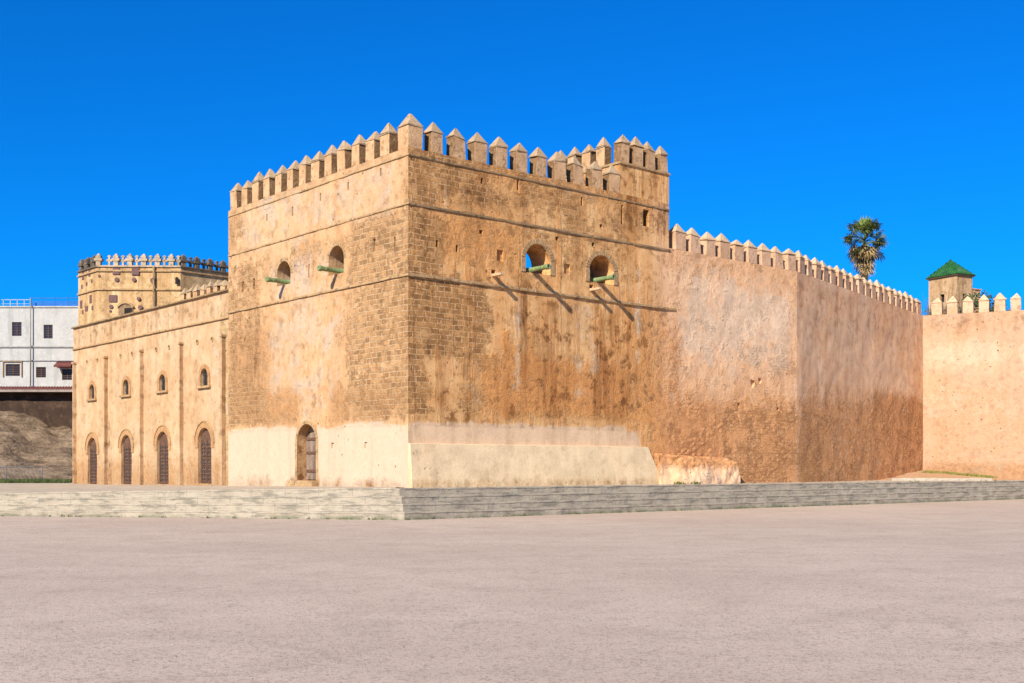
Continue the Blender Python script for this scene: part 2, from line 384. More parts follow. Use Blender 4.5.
# ------------------------------------------------------------------ steps and paved terrace
LDIR = Vector((.978, -.2066)); RDIR = Vector((.7877, .616)); SC0 = Vector((-3.9, 42.0))
nl = Vector((-LDIR.y, LDIR.x)); nr = Vector((-RDIR.y, RDIR.x))
bis = (nl+nr).normalized(); bis = bis/bis.dot(nl)
path = []
for k in range(400, 0, -1): path.append((SC0-LDIR*(k*.5), nl, -k*.5))
path.append((SC0, bis, 0))
for k in range(1, 401): path.append((SC0+RDIR*(k*.5), nr, k*.5))
def steps_mat():
    m = NT('worn limestone steps', .9); uv = m.uv(); p = m.pos()
    br = m.n('ShaderNodeTexBrick'); m.l(uv, br.inputs['Vector']); br.offset = .37
    for k, v in (('Scale', 1.0), ('Mortar Size', .012), ('Brick Width', 1.35), ('Row Height', 10.0), ('Mortar Smooth', .2)): br.inputs[k].default_value = v
    n1 = m.noise(p, 1.0, 7, .65); n2 = m.noise(p, 6, 7, .68); st = m.noise(m.mul(uv, (1.1, 4.2, 1)), 1, 9, .72)
    c = m.mix(m.ss(n1, .35, .65), (.41,.335,.24), (.34,.275,.195))
    c = m.mix(m.ss(n2, .48, .66, 0, .7), c, (.42,.37,.275))
    c = m.mix(m.ss(st, .48, .60, 0, .7), c, (.17,.15,.11))
    c = m.mix(m.ss(n2, .30, .44, .6, 0), c, (.26,.24,.20))
    c = m.mix(m.ma('MULTIPLY', br.outputs['Fac'], .7), c, (.20,.18,.15))
    vv = m.n('ShaderNodeSeparateXYZ'); m.l(uv, vv.inputs[0])
    c = m.mix(m.ma('MULTIPLY', m.ss(vv.outputs[1], .02, .2, 1, 0), m.ss(n1, .42, .6, .15, .9)), c, (.17,.165,.10))
    m.bump(m.ma('ADD', n2, m.ma('MULTIPLY', st, .8)), .03)
    return m.col(c)
M_steps = steps_mat()
NS = 4; TR = .33
prof = []
for k in range(NS):
    o = k*TR
    prof += [(o+.016, k/NS, 0), (o+.016, (k+1)/NS, -.06), (o, (k+1)/NS, -.055), (o+.004, (k+1)/NS, 0)]
prof.append(((NS-1)*TR+.5, 1.0, .0))
b = bmesh.new(); uvl = b.loops.layers.uv.new('UVMap'); rows = []
for i, (q, nn, s) in enumerate(path):
    r = []
    H = terr_z(q.x)
    jit = [random.uniform(-1, 1) for _ in range(2*NS+2)]
    for pi, (of, fr, dz) in enumerate(prof):
        st_i = pi//4
        jo = jit[min(st_i, NS)]*.022; jz = jit[NS+min(st_i, NS)]*.014 if fr > 0 else 0
        if pi == len(prof)-1: jo = jz = 0
        P = q+nn*(of+jo); r.append(b.verts.new((P.x, P.y, H*fr+dz+jz)))
    rows.append(r)
cum = [0]
for a, c in zip(prof, prof[1:]): cum.append(cum[-1]+abs(c[0]-a[0])+abs((c[1]-a[1])*PH+c[2]-a[2]))
for i in range(len(rows)-1):
    for j in range(len(prof)-1):
        f = b.faces.new((rows[i][j], rows[i+1][j], rows[i+1][j+1], rows[i][j+1]))
        for lp, (ii, jj) in zip(f.loops, ((i,j),(i+1,j),(i+1,j+1),(i,j+1))): lp[uvl].uv = (path[ii][2]+(j//4)*.61, cum[jj])
me = bpy.data.meshes.new('steps'); b.to_mesh(me); b.free(); me.materials.append(M_steps)
o = bpy.data.objects.new('steps', me); COL.objects.link(o); tag(o, kind='structure')
M_terr = plain('grey paving', (.46,.37,.26), (.38,.30,.21), .8, c3=(.50,.41,.30), sc3=4, bump=.02, dark=None)
b = MB(); n = len(path)
front = []
for q, nn, s in path:
    P = q+nn*((NS-1)*TR+.49); front.append(Vector((P.x, P.y, terr_z(q.x)-.004)))
for i in range(n-1):
    def bk(v): return (v.x*1.35-2, 112, v.z)
    b.face([front[i], front[i+1], bk(front[i+1]), bk(front[i])])
tag(b.build('paved_terrace', M_terr), kind='structure')

# ------------------------------------------------------------------ merlons
def merlon_mesh(w, d, h, cap, lip=.03, seed=0, square=False):
    rnd = random.Random(seed); m = MB()
    m.box(0-w/2, w/2, 0, d, 0, h, 0)
    m.b.faces.ensure_lookup_table()
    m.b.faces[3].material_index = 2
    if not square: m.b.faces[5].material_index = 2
    m.box(-w/2-lip, w/2+lip, -lip, d+lip, h, h+.05, 1)
    m.pyr(-w/2-lip+.015, w/2+lip-.015, -lip+.015, d+lip-.015, h+.05, h+cap, 1, tip=.03)
    for v in m.b.verts:
        v.co += Vector((rnd.uniform(-1, 1), rnd.uniform(-1, 1)*.5, rnd.uniform(-1, 1)))*.034 if v.co.z > .01 else Vector((0, 0, 0))
    if seed % 5 in (1, 3) and not square:
        for v in m.b.verts:
            if v.co.z > h+cap*.8: v.co += Vector((.05 if seed % 5 == 1 else -.06, 0, -.10))
            elif v.co.z > h-.02 and v.co.x > 0 and v.co.y < .1 and seed % 5 == 3: v.co += Vector((-.05, .03, -.07))
    return m
def merlons(parent, spots, mats, w=.56, d=.45, h=.86, cap=.50, rz=0, jit=True):
    vs = []
    for k, (x, y, z, r) in enumerate(spots):
        if k < 5:
            o = merlon_mesh(w, d, h, cap, seed=k+int(w*100), square=w == d).build('merlon', mats, parent, bevel=.018); vs.append(o)
            o.location = (x, y, z); o.rotation_euler = (0, 0, r)
        else:
            o = put(vs[(k*3) % 5], parent, (x, y, z), r)
        if jit:
            o.scale = (random.uniform(.92, 1.06), 1, random.uniform(.93, 1.05)); o.rotation_euler = (math.radians(random.uniform(-1.5, 1.5)), math.radians(random.uniform(-1.6, 1.6)), r+math.radians(random.uniform(-2.5, 2.5)))

# ------------------------------------------------------------------ the great corner tower
T = 1.2; ZT = 14.25; ZB = .5
tower = empty('fortress_tower', (C0.x, C0.y, 0), AE)
tag(tower, 'tall square ochre fortress tower with pointed merlons and four cannons, nearest building in the middle', 'tower')
R_arch = [(6.02, 7.42, 10.1, 11.32), (9.78, 11.28, 10.08, 11.3)]
L_arch = [(LT-10.15, LT-8.93, 10.06, 11.12), (LT-5.76, LT-4.56, 9.99, 11.18)]
L_door = (LT-8.35, LT-6.75, 1.33, 3.78)
def slit(mb, t, z0, z1, w=.07, dep=.35): mb.box(t-w, t+w, -.3, dep, z0, z1)
# right face
cut = MB()
for a in R_arch: prism(cut, arch_pts(*a, rise=.62), -.6, T+.4)
for px, y0, y1 in ((437,247,240),(457,252,245),(482,184,178),(518,190,180),(582,206,197),(622,224,205)):
    t, z = on_right(px, y0); z2 = on_right(px, y1)[1]; slit(cut, t, z, z2, .06)
for px, y in ((481,232),(557,238.5),(593,244.5),(601,226)):
    t, z = on_right(px, y); cut.box(t-.09, t+.09, -.3, .3, z-.08, z+.08)
for px, y0, y1, w in ((500,261,250,.12),(567,274,264,.13)):
    t, z = on_right(px, y0); z2 = on_right(px, y1)[1]; cut.box(t-w*1.4, t+w*1.4, -.3, .1, z, z2)
t, z = on_right(646, 226.5); cut.box(t-.2, t+.2, -.3, .6, z, z+.78)
for px, y in ((493.5, 275.5), (591.5, 290)):
    t, z = on_right(px, y); cut.box(t-.12, t+.12, -.3, .3, z+.08, z+.24)
rows_R = [
 (0,408,500,158,204,.82,.9),(0,520,575,170,215,.62,.6),(0,600,670,180,245,.42,.6),(0,400,450,205,276,.88,.9),(0,400,488,282,352,.98,.7),(0,445,520,205,276,.28,.6),
 (0,400,424,345,417,.98,.5),(0,560,600,225,245,.6,.4),(0,525,640,280,415,.20,.8),(0,640,800,250,490,.0,.6),(0,400,648,421,500,-.5,.15),(0,640,700,421,500,0,.15),
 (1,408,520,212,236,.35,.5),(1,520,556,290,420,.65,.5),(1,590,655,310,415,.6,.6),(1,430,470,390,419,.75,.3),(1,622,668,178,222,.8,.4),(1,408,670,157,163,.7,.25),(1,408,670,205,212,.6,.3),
 (2,408,625,424,500,1.0,.22),(2,600,640,432,500,1.0,.5),(2,440,500,360,400,.30,.6),(2,560,600,300,380,.28,.5),(2,540,600,160,200,.34,.5),(2,470,530,290,330,.25,.5),
 (2,512,523,295,395,.55,.3),(2,496,505,320,400,.45,.3),(2,556,564,285,350,.42,.3),(2,586,596,285,370,.45,.3),(2,634,643,262,365,.6,.25),(2,588,598,330,420,.45,.25),(3,502,510,330,420,.95,.2),(3,529,534,320,370,.8,.2),(3,466,470,335,420,.85,.18),(3,598,603,310,380,.7,.2),(1,503,516,370,420,.8,.25),(1,437,462,392,419,.8,.3),(1,640,662,280,360,.5,.4),(1,615,630,395,412,.7,.3),(1,586,598,310,420,.6,.2),
 (1,520,538,285,380,.75,.35),(1,556,572,300,400,.7,.35),(1,606,622,300,400,.65,.4),(1,470,486,352,405,.6,.35),(2,574,584,300,400,.5,.3),(2,476,482,300,400,.4,.3),(2,540,548,300,410,.35,.3),(3,508,516,345,418,1.2,.3),
 (3,470,655,165,205,.5,.6),(3,430,520,215,262,.55,.6),(3,480,660,360,418,.75,.5),(3,625,690,300,420,.5,.5),(3,648,800,395,490,.8,.8),(3,400,640,421,500,0,.3)]
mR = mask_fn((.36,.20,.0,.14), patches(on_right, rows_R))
def maskR(t, z):
    c = mR(t, z)
    return c
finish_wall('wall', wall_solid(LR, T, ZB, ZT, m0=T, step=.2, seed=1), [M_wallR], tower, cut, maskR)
# left face
cut = MB()
for a in L_arch: prism(cut, arch_pts(*a), -.6, T+.4)
prism(cut, arch_pts(*L_door), -.6, .70)
for px, y0, y1 in ((380.5,176,168),(348,190,182),(320.5,201,193),(292.5,216,207),(267,221,214),(394.5,368-120,357-120),(309,278,264)):
    s, z = on_left(px, y0); z2 = on_left(px, y1)[1]; slit(cut, s, z, z2, .055)
for px, y in ((374,250),(254,288),(243,291)):
    s, z = on_left(px, y); cut.box(s-.1, s+.1, -.3, .12, z-.05, z+.45)
for px, y in ((365.5,445.5),(332.5,446)):
    s, z = on_left(px, y); cut.box(s-.1, s+.1, -.3, .08, z-.1, z+.14)
rows_L = [
 (0,228,262,250,330,.62,.6),(0,258,352,232,258,.45,.4),(0,358,414,205,425,.84,1.1),(0,228,262,330,425,.55,.6),(0,340,372,320,420,.75,.6),(0,262,345,262,420,.02,.7),
 (0,225,412,165,240,.10,.4),(0,228,246,218,244,.5,.4),(0,352,410,215,262,.8,.5),(0,228,265,385,428,.9,.4),
 (1,228,410,250,262,.35,.3),(1,228,262,315,380,.40,.6),(1,310,325,375,425,.3,.3),(1,228,410,156,166,.25,.2),
 (2,265,345,250,400,.50,.8),(2,240,400,175,240,.50,.7),(2,300,330,390,428,.45,.4),
 (3,228,270,330,425,.55,.6),(3,330,410,380,425,.5,.5),(3,240,300,390,425,.6,.5),(3,225,412,430,500,0,.1)]
mL0 = mask_fn((.36,.10,.05,.12), patches(on_left, rows_L))
def maskL(s, z):
    c = list(mL0(s, z))
    zz = 3.70+.22*fb((s*.6, 2.2, 0), 1, 5); k = 1-sstep(zz-.22, zz+.22, z)
    c[2] = max(c[2]*(1 if z > 3.7 else 1), k); c[0] = c[0]*(1-k)-.5*k; c[3] *= 1-k
    if z < 1.75 and k > .5: q = .5+.9*fb((s*.7, 8.1, 0), 1, 4); w = (1-sstep(1.15, 1.7, z))*max(0, q); c[1] = max(c[1], .7*w); c[3] = max(c[3], .9*w); c[2] -= .45*w
    if L_door[0]-.02 < s < L_door[1]+.02 and z < L_door[3]+.02: c = [.3, .9, -.4, .3]  # brick door reveal, its shade painted in as a darker tone
    return c
lwall = finish_wall('wall', wall_solid(LT, T, ZB, ZT, m1=T, step=.2, seed=2), [M_wall], tower, cut, lambda t, z: maskL(t+60, z), du=-60, loc=(0, LT, 0), rz=-PI/2)
LF = lambda s, y=0, z=0: (y, LT-s, z)            # left-face coordinates in the tower's frame
# inner works: floor of the gun terrace, rear return wall, turret
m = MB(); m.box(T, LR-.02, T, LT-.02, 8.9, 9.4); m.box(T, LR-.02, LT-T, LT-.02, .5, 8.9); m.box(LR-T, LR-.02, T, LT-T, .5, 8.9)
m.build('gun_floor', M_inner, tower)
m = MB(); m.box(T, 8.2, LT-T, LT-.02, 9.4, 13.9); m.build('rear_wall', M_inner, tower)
TX = 11.7
tur = MB(); tur.box(TX, LR, 0, 5.0, ZT, 15.72); tur.box(TX, LR, T+.002, 5.0, 9.4, ZT)
def turret_mask(t, z): return (.15, .55, .2, .2)
turret = finish_wall('turret', tur.b, [M_wallR], tower, None, turret_mask, du=-30)
m = MB(); m.box(TX-.05, LR+.05, -.06, 5.05, 15.60, 15.70); m.build('coping', M_trim, turret, bevel=.015)
t_, z_ = on_right(646, 226.5)
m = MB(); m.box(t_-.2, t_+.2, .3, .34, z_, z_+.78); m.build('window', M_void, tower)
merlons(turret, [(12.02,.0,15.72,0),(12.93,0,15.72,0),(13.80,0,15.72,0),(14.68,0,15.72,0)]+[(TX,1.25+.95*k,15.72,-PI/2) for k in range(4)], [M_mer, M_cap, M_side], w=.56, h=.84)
# string courses
def course(x0, x1, z, h, proj, mat, parent, left=False, seed=0):
    rnd = random.Random(seed); m = MB(); L = x1-x0; nseg = int(L/.8)
    for k in range(nseg):
        a = x0+L*k/nseg; c = x0+L*(k+1)/nseg; j = rnd.uniform(-.012, .012)
        m.box(a+.004, c-.004, -proj+j, .0, z-h/2+rnd.uniform(-.008, .008), z+h/2)
    o = m.build('string_course', mat, parent, bevel=.02)
    if left: o.location = (0, LT, 0); o.rotation_euler = (0, 0, -PI/2)
    return o
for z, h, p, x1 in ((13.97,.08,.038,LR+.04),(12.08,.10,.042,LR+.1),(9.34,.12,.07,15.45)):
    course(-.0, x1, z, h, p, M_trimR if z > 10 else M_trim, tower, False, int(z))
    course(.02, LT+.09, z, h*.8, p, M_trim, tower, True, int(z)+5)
# sloping plinth on the right face
tA, tB = on_right(646, 447)[0], on_right(659, 484)[0]
b = bmesh.new(); NX, NZ = 60, 12; gg = []
for i in range(NX+1):
    row = []
    for j in range(NZ+1):
        f = j/NZ; z = ZB+(2.82-ZB)*f; xr = tB+(tA-tB)*max(0, (z-1.1)/1.7)
        x = -.0+(xr)*i/NX
        row.append(b.verts.new((x, -(.34-.20*f)+fb((x, z, 3), .9)*.012, z)))
    row.append(b.verts.new((row[-1].co.x, .02, 2.84))); row.insert(0, b.verts.new((row[0].co.x, .02, ZB)))
    gg.append(row)
for i in range(NX):
    for j in range(len(gg[0])-1): b.faces.new((gg[i][j], gg[i+1][j], gg[i+1][j+1], gg[i][j+1])).smooth = (0 < j < NZ)
for r in (gg[0], gg[-1]): b.faces.new(r)
bmesh.ops.recalc_face_normals(b, faces=b.faces)
plo = finish_wall('plinth', b, [M_plinth, M_wall], tower, None, lambda t, z: (-.5, .10+.55*(1-sstep(1.25, 1.5, z+.12*fb((t, z, 0), 1.2))), .75-.9*(1-sstep(1.25, 1.5, z)), .0+.3*(1-sstep(1.2, 1.5, z))), du=-100)
for p in plo.data.polygons:
    if p.normal.x < -.8: p.material_index = 1
# merlons
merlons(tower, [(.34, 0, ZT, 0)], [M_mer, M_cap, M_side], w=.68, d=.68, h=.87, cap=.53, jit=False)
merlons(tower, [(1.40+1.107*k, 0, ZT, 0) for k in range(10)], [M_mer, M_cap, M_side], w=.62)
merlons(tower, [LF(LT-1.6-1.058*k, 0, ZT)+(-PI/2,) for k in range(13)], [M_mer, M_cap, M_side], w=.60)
# arch surrounds
for k, (a0, a1, z0, z1) in enumerate(R_arch):
    m = MB(); ring(m, a0, a1, z0, z1, .26, -.035, .02, rise=.62, gap=.16, n=19, legs=True); m.build('arch_surround', M_brickring, tower, bevel=.01)
for k, (a0, a1, z0, z1) in enumerate(L_arch):
    m = MB(); ring(m, a0, a1, z0, z1, .20, -.02, .02, gap=.10, n=15, legs=False); o = m.build('arch_surround', M_trim, tower, bevel=.008)
    o.location = (0, LT, 0); o.rotation_euler = (0, 0, -PI/2)
# door on the left face
a0, a1, z0, z1 = L_door
door = empty('door', (0, LT, 0), -PI/2); door.parent = tower
m = MB(); ring(m, a0, a1, z0, z1, .16, -.03, .02, gap=.06, n=15); m.build('door_frame', M_trim, door, bevel=.008)
m = MB(); nP = 6
for k in range(nP):
    xa = a0+(a1-a0)*k/nP; xb = a0+(a1-a0)*(k+1)/nP; xm = (xa+xb)/2; R_ = (a1-a0)/2
    zt = z1-R_+math.sqrt(max(.01, R_*R_-(xm-(a0+a1)/2)**2))
    m.box(xa+.008, xb-.008, .46, .52, z0+.03, zt)
m.build('door_leaf', M_woodg, door, bevel=.006)
m = MB()
for z in (z0+.35, z0+1.15, z0+1.75): m.box(a0+.05, a1-.05, .425, .459, z, z+.12)
m.box((a0+a1)/2+.25, (a0+a1)/2+.31, .39, .424, z0+.2, z0+1.9)
m.build('door_brace', M_wood, door, bevel=.006)
m = MB(); m.box(a0-.25, a1+.25, -.38, .5, ZB, z0-.01); m.build('threshold', M_trim, door, bevel=.02)
# stone spouts on the right face
for px, y in ((493.5, 275.5), (591.5, 290)):
    t, z = on_right(px, y); m = MB(); m.box(t-.10, t+.10, -.55, .1, z-.05, z+.06); m.build('water_spout', M_cap2, tower, bevel=.02)
# cannons
def cannon_mesh():
    m = MB()
    M = Matrix.Rotation(-PI/2, 4, 'X')            # z of the profile -> -y ... muzzle towards -y
    M = Matrix.Rotation(PI/2, 4, 'X')
    pr = [(.02,-1.36),(.05,-1.34),(.055,-1.28),(.03,-1.24),(.15,-1.20),(.185,-1.16),(.185,-1.08),(.165,-1.06),(.16,-.75),(.175,-.74),(.175,-.69),(.155,-.68),
          (.145,-.2),(.158,-.19),(.158,-.14),(.138,-.13),(.12,.62),(.13,.63),(.13,.67),(.118,.69),(.125,.76),(.155,.85),(.158,.92),(.145,.95),(.075,.95),(.07,.60)]
    m.lathe(pr, M, 18)
    m.tube((-.30,.12,0),(.30,.12,0), .055, n=10)
    for v in m.b.verts: v.co = Vector((v.co.x*.80, v.co.y*1.12, v.co.z*.80))
    return m
can0 = None
labels = [('R', 0, 'green bronze cannon in the left arch of the stained right face, blue sky behind it'),
          ('R', 1, 'green bronze cannon in the right arch of the stained right face, dark opening behind it'),
          ('L', 0, 'green bronze cannon in the lower far arch of the sunlit left face'),
          ('L', 1, 'green bronze cannon in the taller arch of the sunlit face, nearer the tower corner')]
for side, i, lab in labels:
    if can0 is None:
        c = cannon_mesh().build('cannon', M_bronze, None, recalc=True); can0 = c
    else:
        c = can0.copy(); COL.objects.link(c)
    if side == 'R':
        a = R_arch[i]; P = Vector(((a[0]+a[1])/2+(-.34 if i == 0 else -.28), .09, a[2]+.12)); rz = AE+math.radians(4)
    else:
        a = L_arch[i]; P = Vector(LF((a[0]+a[1])/2+.12, .16, a[2]+.13)); rz = AE-PI/2-math.radians(3)
    W = tower.matrix_basis @ P if False else Matrix.Translation((C0.x, C0.y, 0)) @ Matrix.Rotation(AE, 4, 'Z') @ P
    c.location = W; c.rotation_euler = (math.radians(-1.5), 0, rz)
    tag(c, lab, 'cannon', 'bronze cannons in the tower arches')

# ------------------------------------------------------------------ rampart walls
RAMP_Z = 12.2
r1 = empty('rampart_wall', (C0.x+ex.x*LR, C0.y+ex.y*LR, 0), AE)
tag(r1, 'pinkish plastered rampart wall joined to the right of the big tower', 'wall')
L1 = 25.05-LR
rows1 = [(0,715,800,400,490,.55,.8),(0,740,800,345,375,.45,.4),(1,665,800,250,272,.3,.4),(1,655,700,240,300,.3,.6),
         (2,680,792,275,372,.6,1.0),(2,735,785,300,330,.75,.5),(3,640,800,402,490,.85,1.0),(3,645,680,330,400,.6,.7),(3,660,740,250,275,.4,.5),(2,640,800,400,490,-.25,.7),(0,650,720,360,490,.15,.6)]
m1 = mask_fn((.08,.18,.2,.3), patches(on_right, rows1))
cut = MB()
for t, z, r in ((21.3, 6.15, .20), (21.9, 6.3, .16), (20.2, 5.0, .13), (23.4,4.9,.1)):
    pts = [(t-LR+r*math.cos(2*PI*k/9)*(1+.3*math.sin(k*2.3)), z+r*math.sin(2*PI*k/9)*(1+.25*math.cos(k*1.7))) for k in range(9)]
    prism(cut, pts, -.3, .12)
finish_wall('wall', wall_solid(L1, T, ZB, RAMP_Z, m1=-.28, step=.2, amp=.022, seed=3), [M_ramp], r1, cut, m1, du=LR)
merlons(r1, [(15.85-LR+1.1*k, 0, RAMP_Z, 0) for k in range(9)], [M_mer2, M_cap2, M_mer2], w=.72, d=.5, h=.80, cap=.46)
# rubble bench at its foot
b = bmesh.new(); NX, NA = 70, 18; gg = []; xa, xb = -1.0, 4.2
for i in range(NX+1):
    f = i/NX; x = xa+(xb-xa)*f; row = []
    top = 2.55-.25*f; 
    for j in range(NA+1):
        q = j/NA*PI/2
        yy = -.10-(.28+.52*sstep(0, .35, f))*math.cos(q)**.7; zz = ZB+.35+(top-ZB-.35)*math.sin(q)**.8
        if j == 0: zz = ZB
        d = (fb((x*1.1, j*.16, 2), 1.3, 6)*.10+fb((x*2.2, j*.35, 5), 2.2)*.05)*(0 if i in (0,) else 1)
        row.append(b.verts.new((x, yy-d, zz+d*.6 if j else zz)))
    row.append(b.verts.new((x, .05, top)))
    gg.append(row)
for i in range(NX):
    for j in range(NA+1): b.faces.new((gg[i][j], gg[i+1][j], gg[i+1][j+1], gg[i][j+1])).smooth = True
for r in (gg[0], gg[-1]): b.faces.new(r+[b.verts.new((r[0].co.x, .05, ZB))])
bmesh.ops.recalc_face_normals(b, faces=b.faces)
finish_wall('rubble_footing', b, [M_ramp], r1, None, lambda t, z: (.12, .02, .45-.45*sstep(1.6, 2.4, z), .8*sstep(1.6, 2.3, z)+.2), du=60)

P2 = Vector((C0.x+ex.x*25.05, C0.y+ex.y*25.05)); P3 = Vector((28.0, 79.0))
A2 = math.atan2(P3.y-P2.y, P3.x-P2.x); L2 = (P3-P2).length
r2 = empty('rampart_wall', (P2.x, P2.y, 0), A2)
tag(r2, 'shaded brown rampart wall with a long receding row of merlons, below the palm', 'wall')
m2 = mask_fn((.05,.12,.35,.12), [(3,0,22,0,5.7,.72,1.0),(2,0,22,0,6.1,0,.5),(0,0,4.2,0,4.6,.95,.9),(0,4,22,0,5.0,.25,.8),(1,0,22,9.5,12.2,.35,1.0),(1,0,22,5.2,6.4,.35,.4),(0,16,22,1,6,.6,1.0),(3,12,22,3,6.6,.9,.9)])
finish_wall('wall', wall_solid(L2, T, ZB, RAMP_Z, m0=.28, m1=T*.6, step=.22, amp=.03, seed=4), [M_ramp], r2, None, lambda t, z: m2(t-31, z), du=31)
merlons(r2, [(.75+1.147*k, 0, RAMP_Z, 0) for k in range(19)], [M_mer2, M_cap2, M_mer2], w=.72, d=.5, h=.80, cap=.46)
r3 = empty('rampart_wall', (P3.x, P3.y, 0), math.atan2(-.447, .894))
tag(r3, 'pale sunlit rampart wall at the far right edge with pointed merlons', 'wall')
m3 = mask_fn((.02,.08,.35,.12), [(2,.3,5.2,8.6,10.2,.75,.9),(1,0,20,11.2,12.2,.4,.5),(2,0,20,5.2,7.6,.45,.7),(3,0,20,.5,2.2,.8,.5),(3,0,20,2.5,7.5,.28,.6),(2,6,20,8,10,.7,.5)])
finish_wall('wall', wall_solid(20, T, ZB, RAMP_Z, m0=-T*.2, step=.25, amp=.02, seed=5), [M_rampL], r3, None, lambda t, z: m3(t-57, z), du=57)
merlons(r3, [(.88+.985*k, 0, RAMP_Z, 0) for k in range(19)], [M_mer2, M_cap2, M_mer2], w=.66, d=.5, h=.78, cap=.46)

# earth bank, grass and kerb at the foot of the far ramparts
M_dirt = plain('orange earth', (.50,.29,.15), (.43,.24,.12), 1.5, c3=(.52,.36,.22), sc3=5, bump=.04)
b = bmesh.new(); NX, NY = 60, 40; gg = []
for i in range(NX+1):
    row = []
    for j in range(NY+1):
        x = 12+24*i/NX; y = 57+23*j/NY
        d3 = max(0, (Vector((x, y))-P3).dot(Vector((-.447, -.894)))); d2 = max(0, (Vector((x, y))-P2).dot(Vector((math.sin(A2), -math.cos(A2)))))
        along = (Vector((x, y))-P2).dot(Vector((math.cos(A2), math.sin(A2))))
        h = .58*math.exp(-((x-27.5)/5.0)**2-((y-79)/6.0)**2) + .10*math.exp(-d2/1.2)*sstep(-1, 3, along)
        ins = (Vector((x, y))-SC0).dot(nr)-NS*TR
        zz = terr_z(x)-.12+h+fb((x, y, 1), .7)*.05
        row.append(b.verts.new((x, y, zz-(1-sstep(.6, 2.6, ins))*.3 if ins > .2 else -.6)))
    gg.append(row)
for i in range(NX):
    for j in range(NY): b.faces.new((gg[i][j], gg[i+1][j], gg[i+1][j+1], gg[i][j+1])).smooth = True
me = bpy.data.meshes.new('earth_bank'); b.to_mesh(me); b.free(); me.materials.append(M_dirt)
bank = bpy.data.objects.new('earth_bank', me); COL.objects.link(bank); tag(bank, kind='structure')
def bank_z(x, y):
    return terr_z(x)-.12+.58*math.exp(-((x-27.5)/5.0)**2-((y-79)/6.5)**2)
def leafmat(name, a, b_, rough=.6):
    m = NT(name, rough, .25); c = m.mix(m.ss(m.noise(m.pos(), 3.5, 4), .35, .65), a, b_)
    return m.col(c)
M_grass = leafmat('yellow green grass', (.15,.17,.03), (.26,.22,.05))
M_weed = leafmat('green weeds', (.07,.10,.025), (.15,.15,.04))
def tuft(m, x, y, z, h, n, sp):
    for k in range(n):
        a = random.uniform(0, 2*PI); r = random.uniform(0, sp); px, py = x+r*math.cos(a), y+r*math.sin(a)
        hh = h*random.uniform(.5, 1.1); w = .006+.012*random.random()+h*.03; b_ = random.uniform(0, 2*PI); le = random.uniform(.1, .6)*hh
        dx, dy = math.cos(b_), math.sin(b_)
        m.face([(px-dy*w, py+dx*w, z), (px+dy*w, py-dx*w, z), (px+dx*le, py+dy*le, z+hh)])
m = MB()
for k in range(420):
    s = random.uniform(.1, 4.6); dd = random.uniform(.15, 2.4)
    P = P3+Vector((.894, -.447))*s+Vector((-.447, -.894))*dd
    if random.random() < .6-.1*s+.35: tuft(m, P.x, P.y, bank_z(P.x, P.y)-.02, .20, 9, .12)
tag(m.build('grass', M_grass, uv=False, recalc=False), kind='stuff')
m = MB()
for k in range(9):
    P = Vector((20.3, 66.3))+Vector((.9, .30)).normalized()*k*1.0
    P = Vector((22.8, 69.8))+Vector((.72, .13))*k
    m.box(P.x, P.x+.70, P.y-.15, P.y+.15, terr_z(P.x)-.25, terr_z(P.x)+.15+random.uniform(-.02, .02))
kb = m.build('stone_kerb', plain('pale kerb stone', (.46,.39,.29), (.38,.31,.22), 3, bump=.02), bevel=.03)
tag(kb, 'low pale stone kerb holding the earth bank in front of the far right wall', 'kerb')
# weeds where the steps meet the square
m = MB()
for q, nn, s in path:
    if s > 70: continue
    dens = .5+.9*fb((s*.35, 1.7, 0), 1)+(.5 if 0 < s < 60 else 0)
    for k in range(4):
        if random.random() < dens*.55:
            P = q+(LDIR if s < 0 else RDIR)*random.uniform(0, .5)-nn*random.uniform(-.03, .06)
            tuft(m, P.x, P.y, -.005, random.choice((.06,.08,.12)), 9, .10)
for k in range(60):
    f = random.random(); P = SC0+RDIR*random.uniform(3, 45)+nr*((NS-1)*TR+random.uniform(.5, 1.2))
    if random.random() < .35: tuft(m, P.x, P.y, terr_z(P.x), .08, 8, .1)
tw = on_right(664, 480)[0]; P = C0+ex*(tw+.3)-ed*1.15
for k in range(14): tuft(m, P.x+random.uniform(-.5,.5), P.y+random.uniform(-.1,.1), terr_z(P.x), .16, 14, .2)
tag(m.build('weeds', M_weed, uv=False, recalc=False), kind='stuff')
# loose grit on the square
m = MB()
for k in range(900):
    y = 9+26*random.random()**1.8; x = random.uniform(-.47, .47)*y; r = random.choice((.006,.008,.010,.014,.02 if random.random() < .2 else .008))
    p = [(x+r*math.cos(a+k)*random.uniform(.7,1.2), y+r*math.sin(a+k)*random.uniform(.7,1.2), .001) for a in (0, 1.57, 3.14, 4.71)]
    ap = (x, y, r*.9)
    for i in range(4): m.face([p[i], p[(i+1)%4], ap])
tag(m.build('grit', plain('grit', (.22,.165,.12), (.36,.27,.20), 30, bump=0), uv=False), kind='stuff')

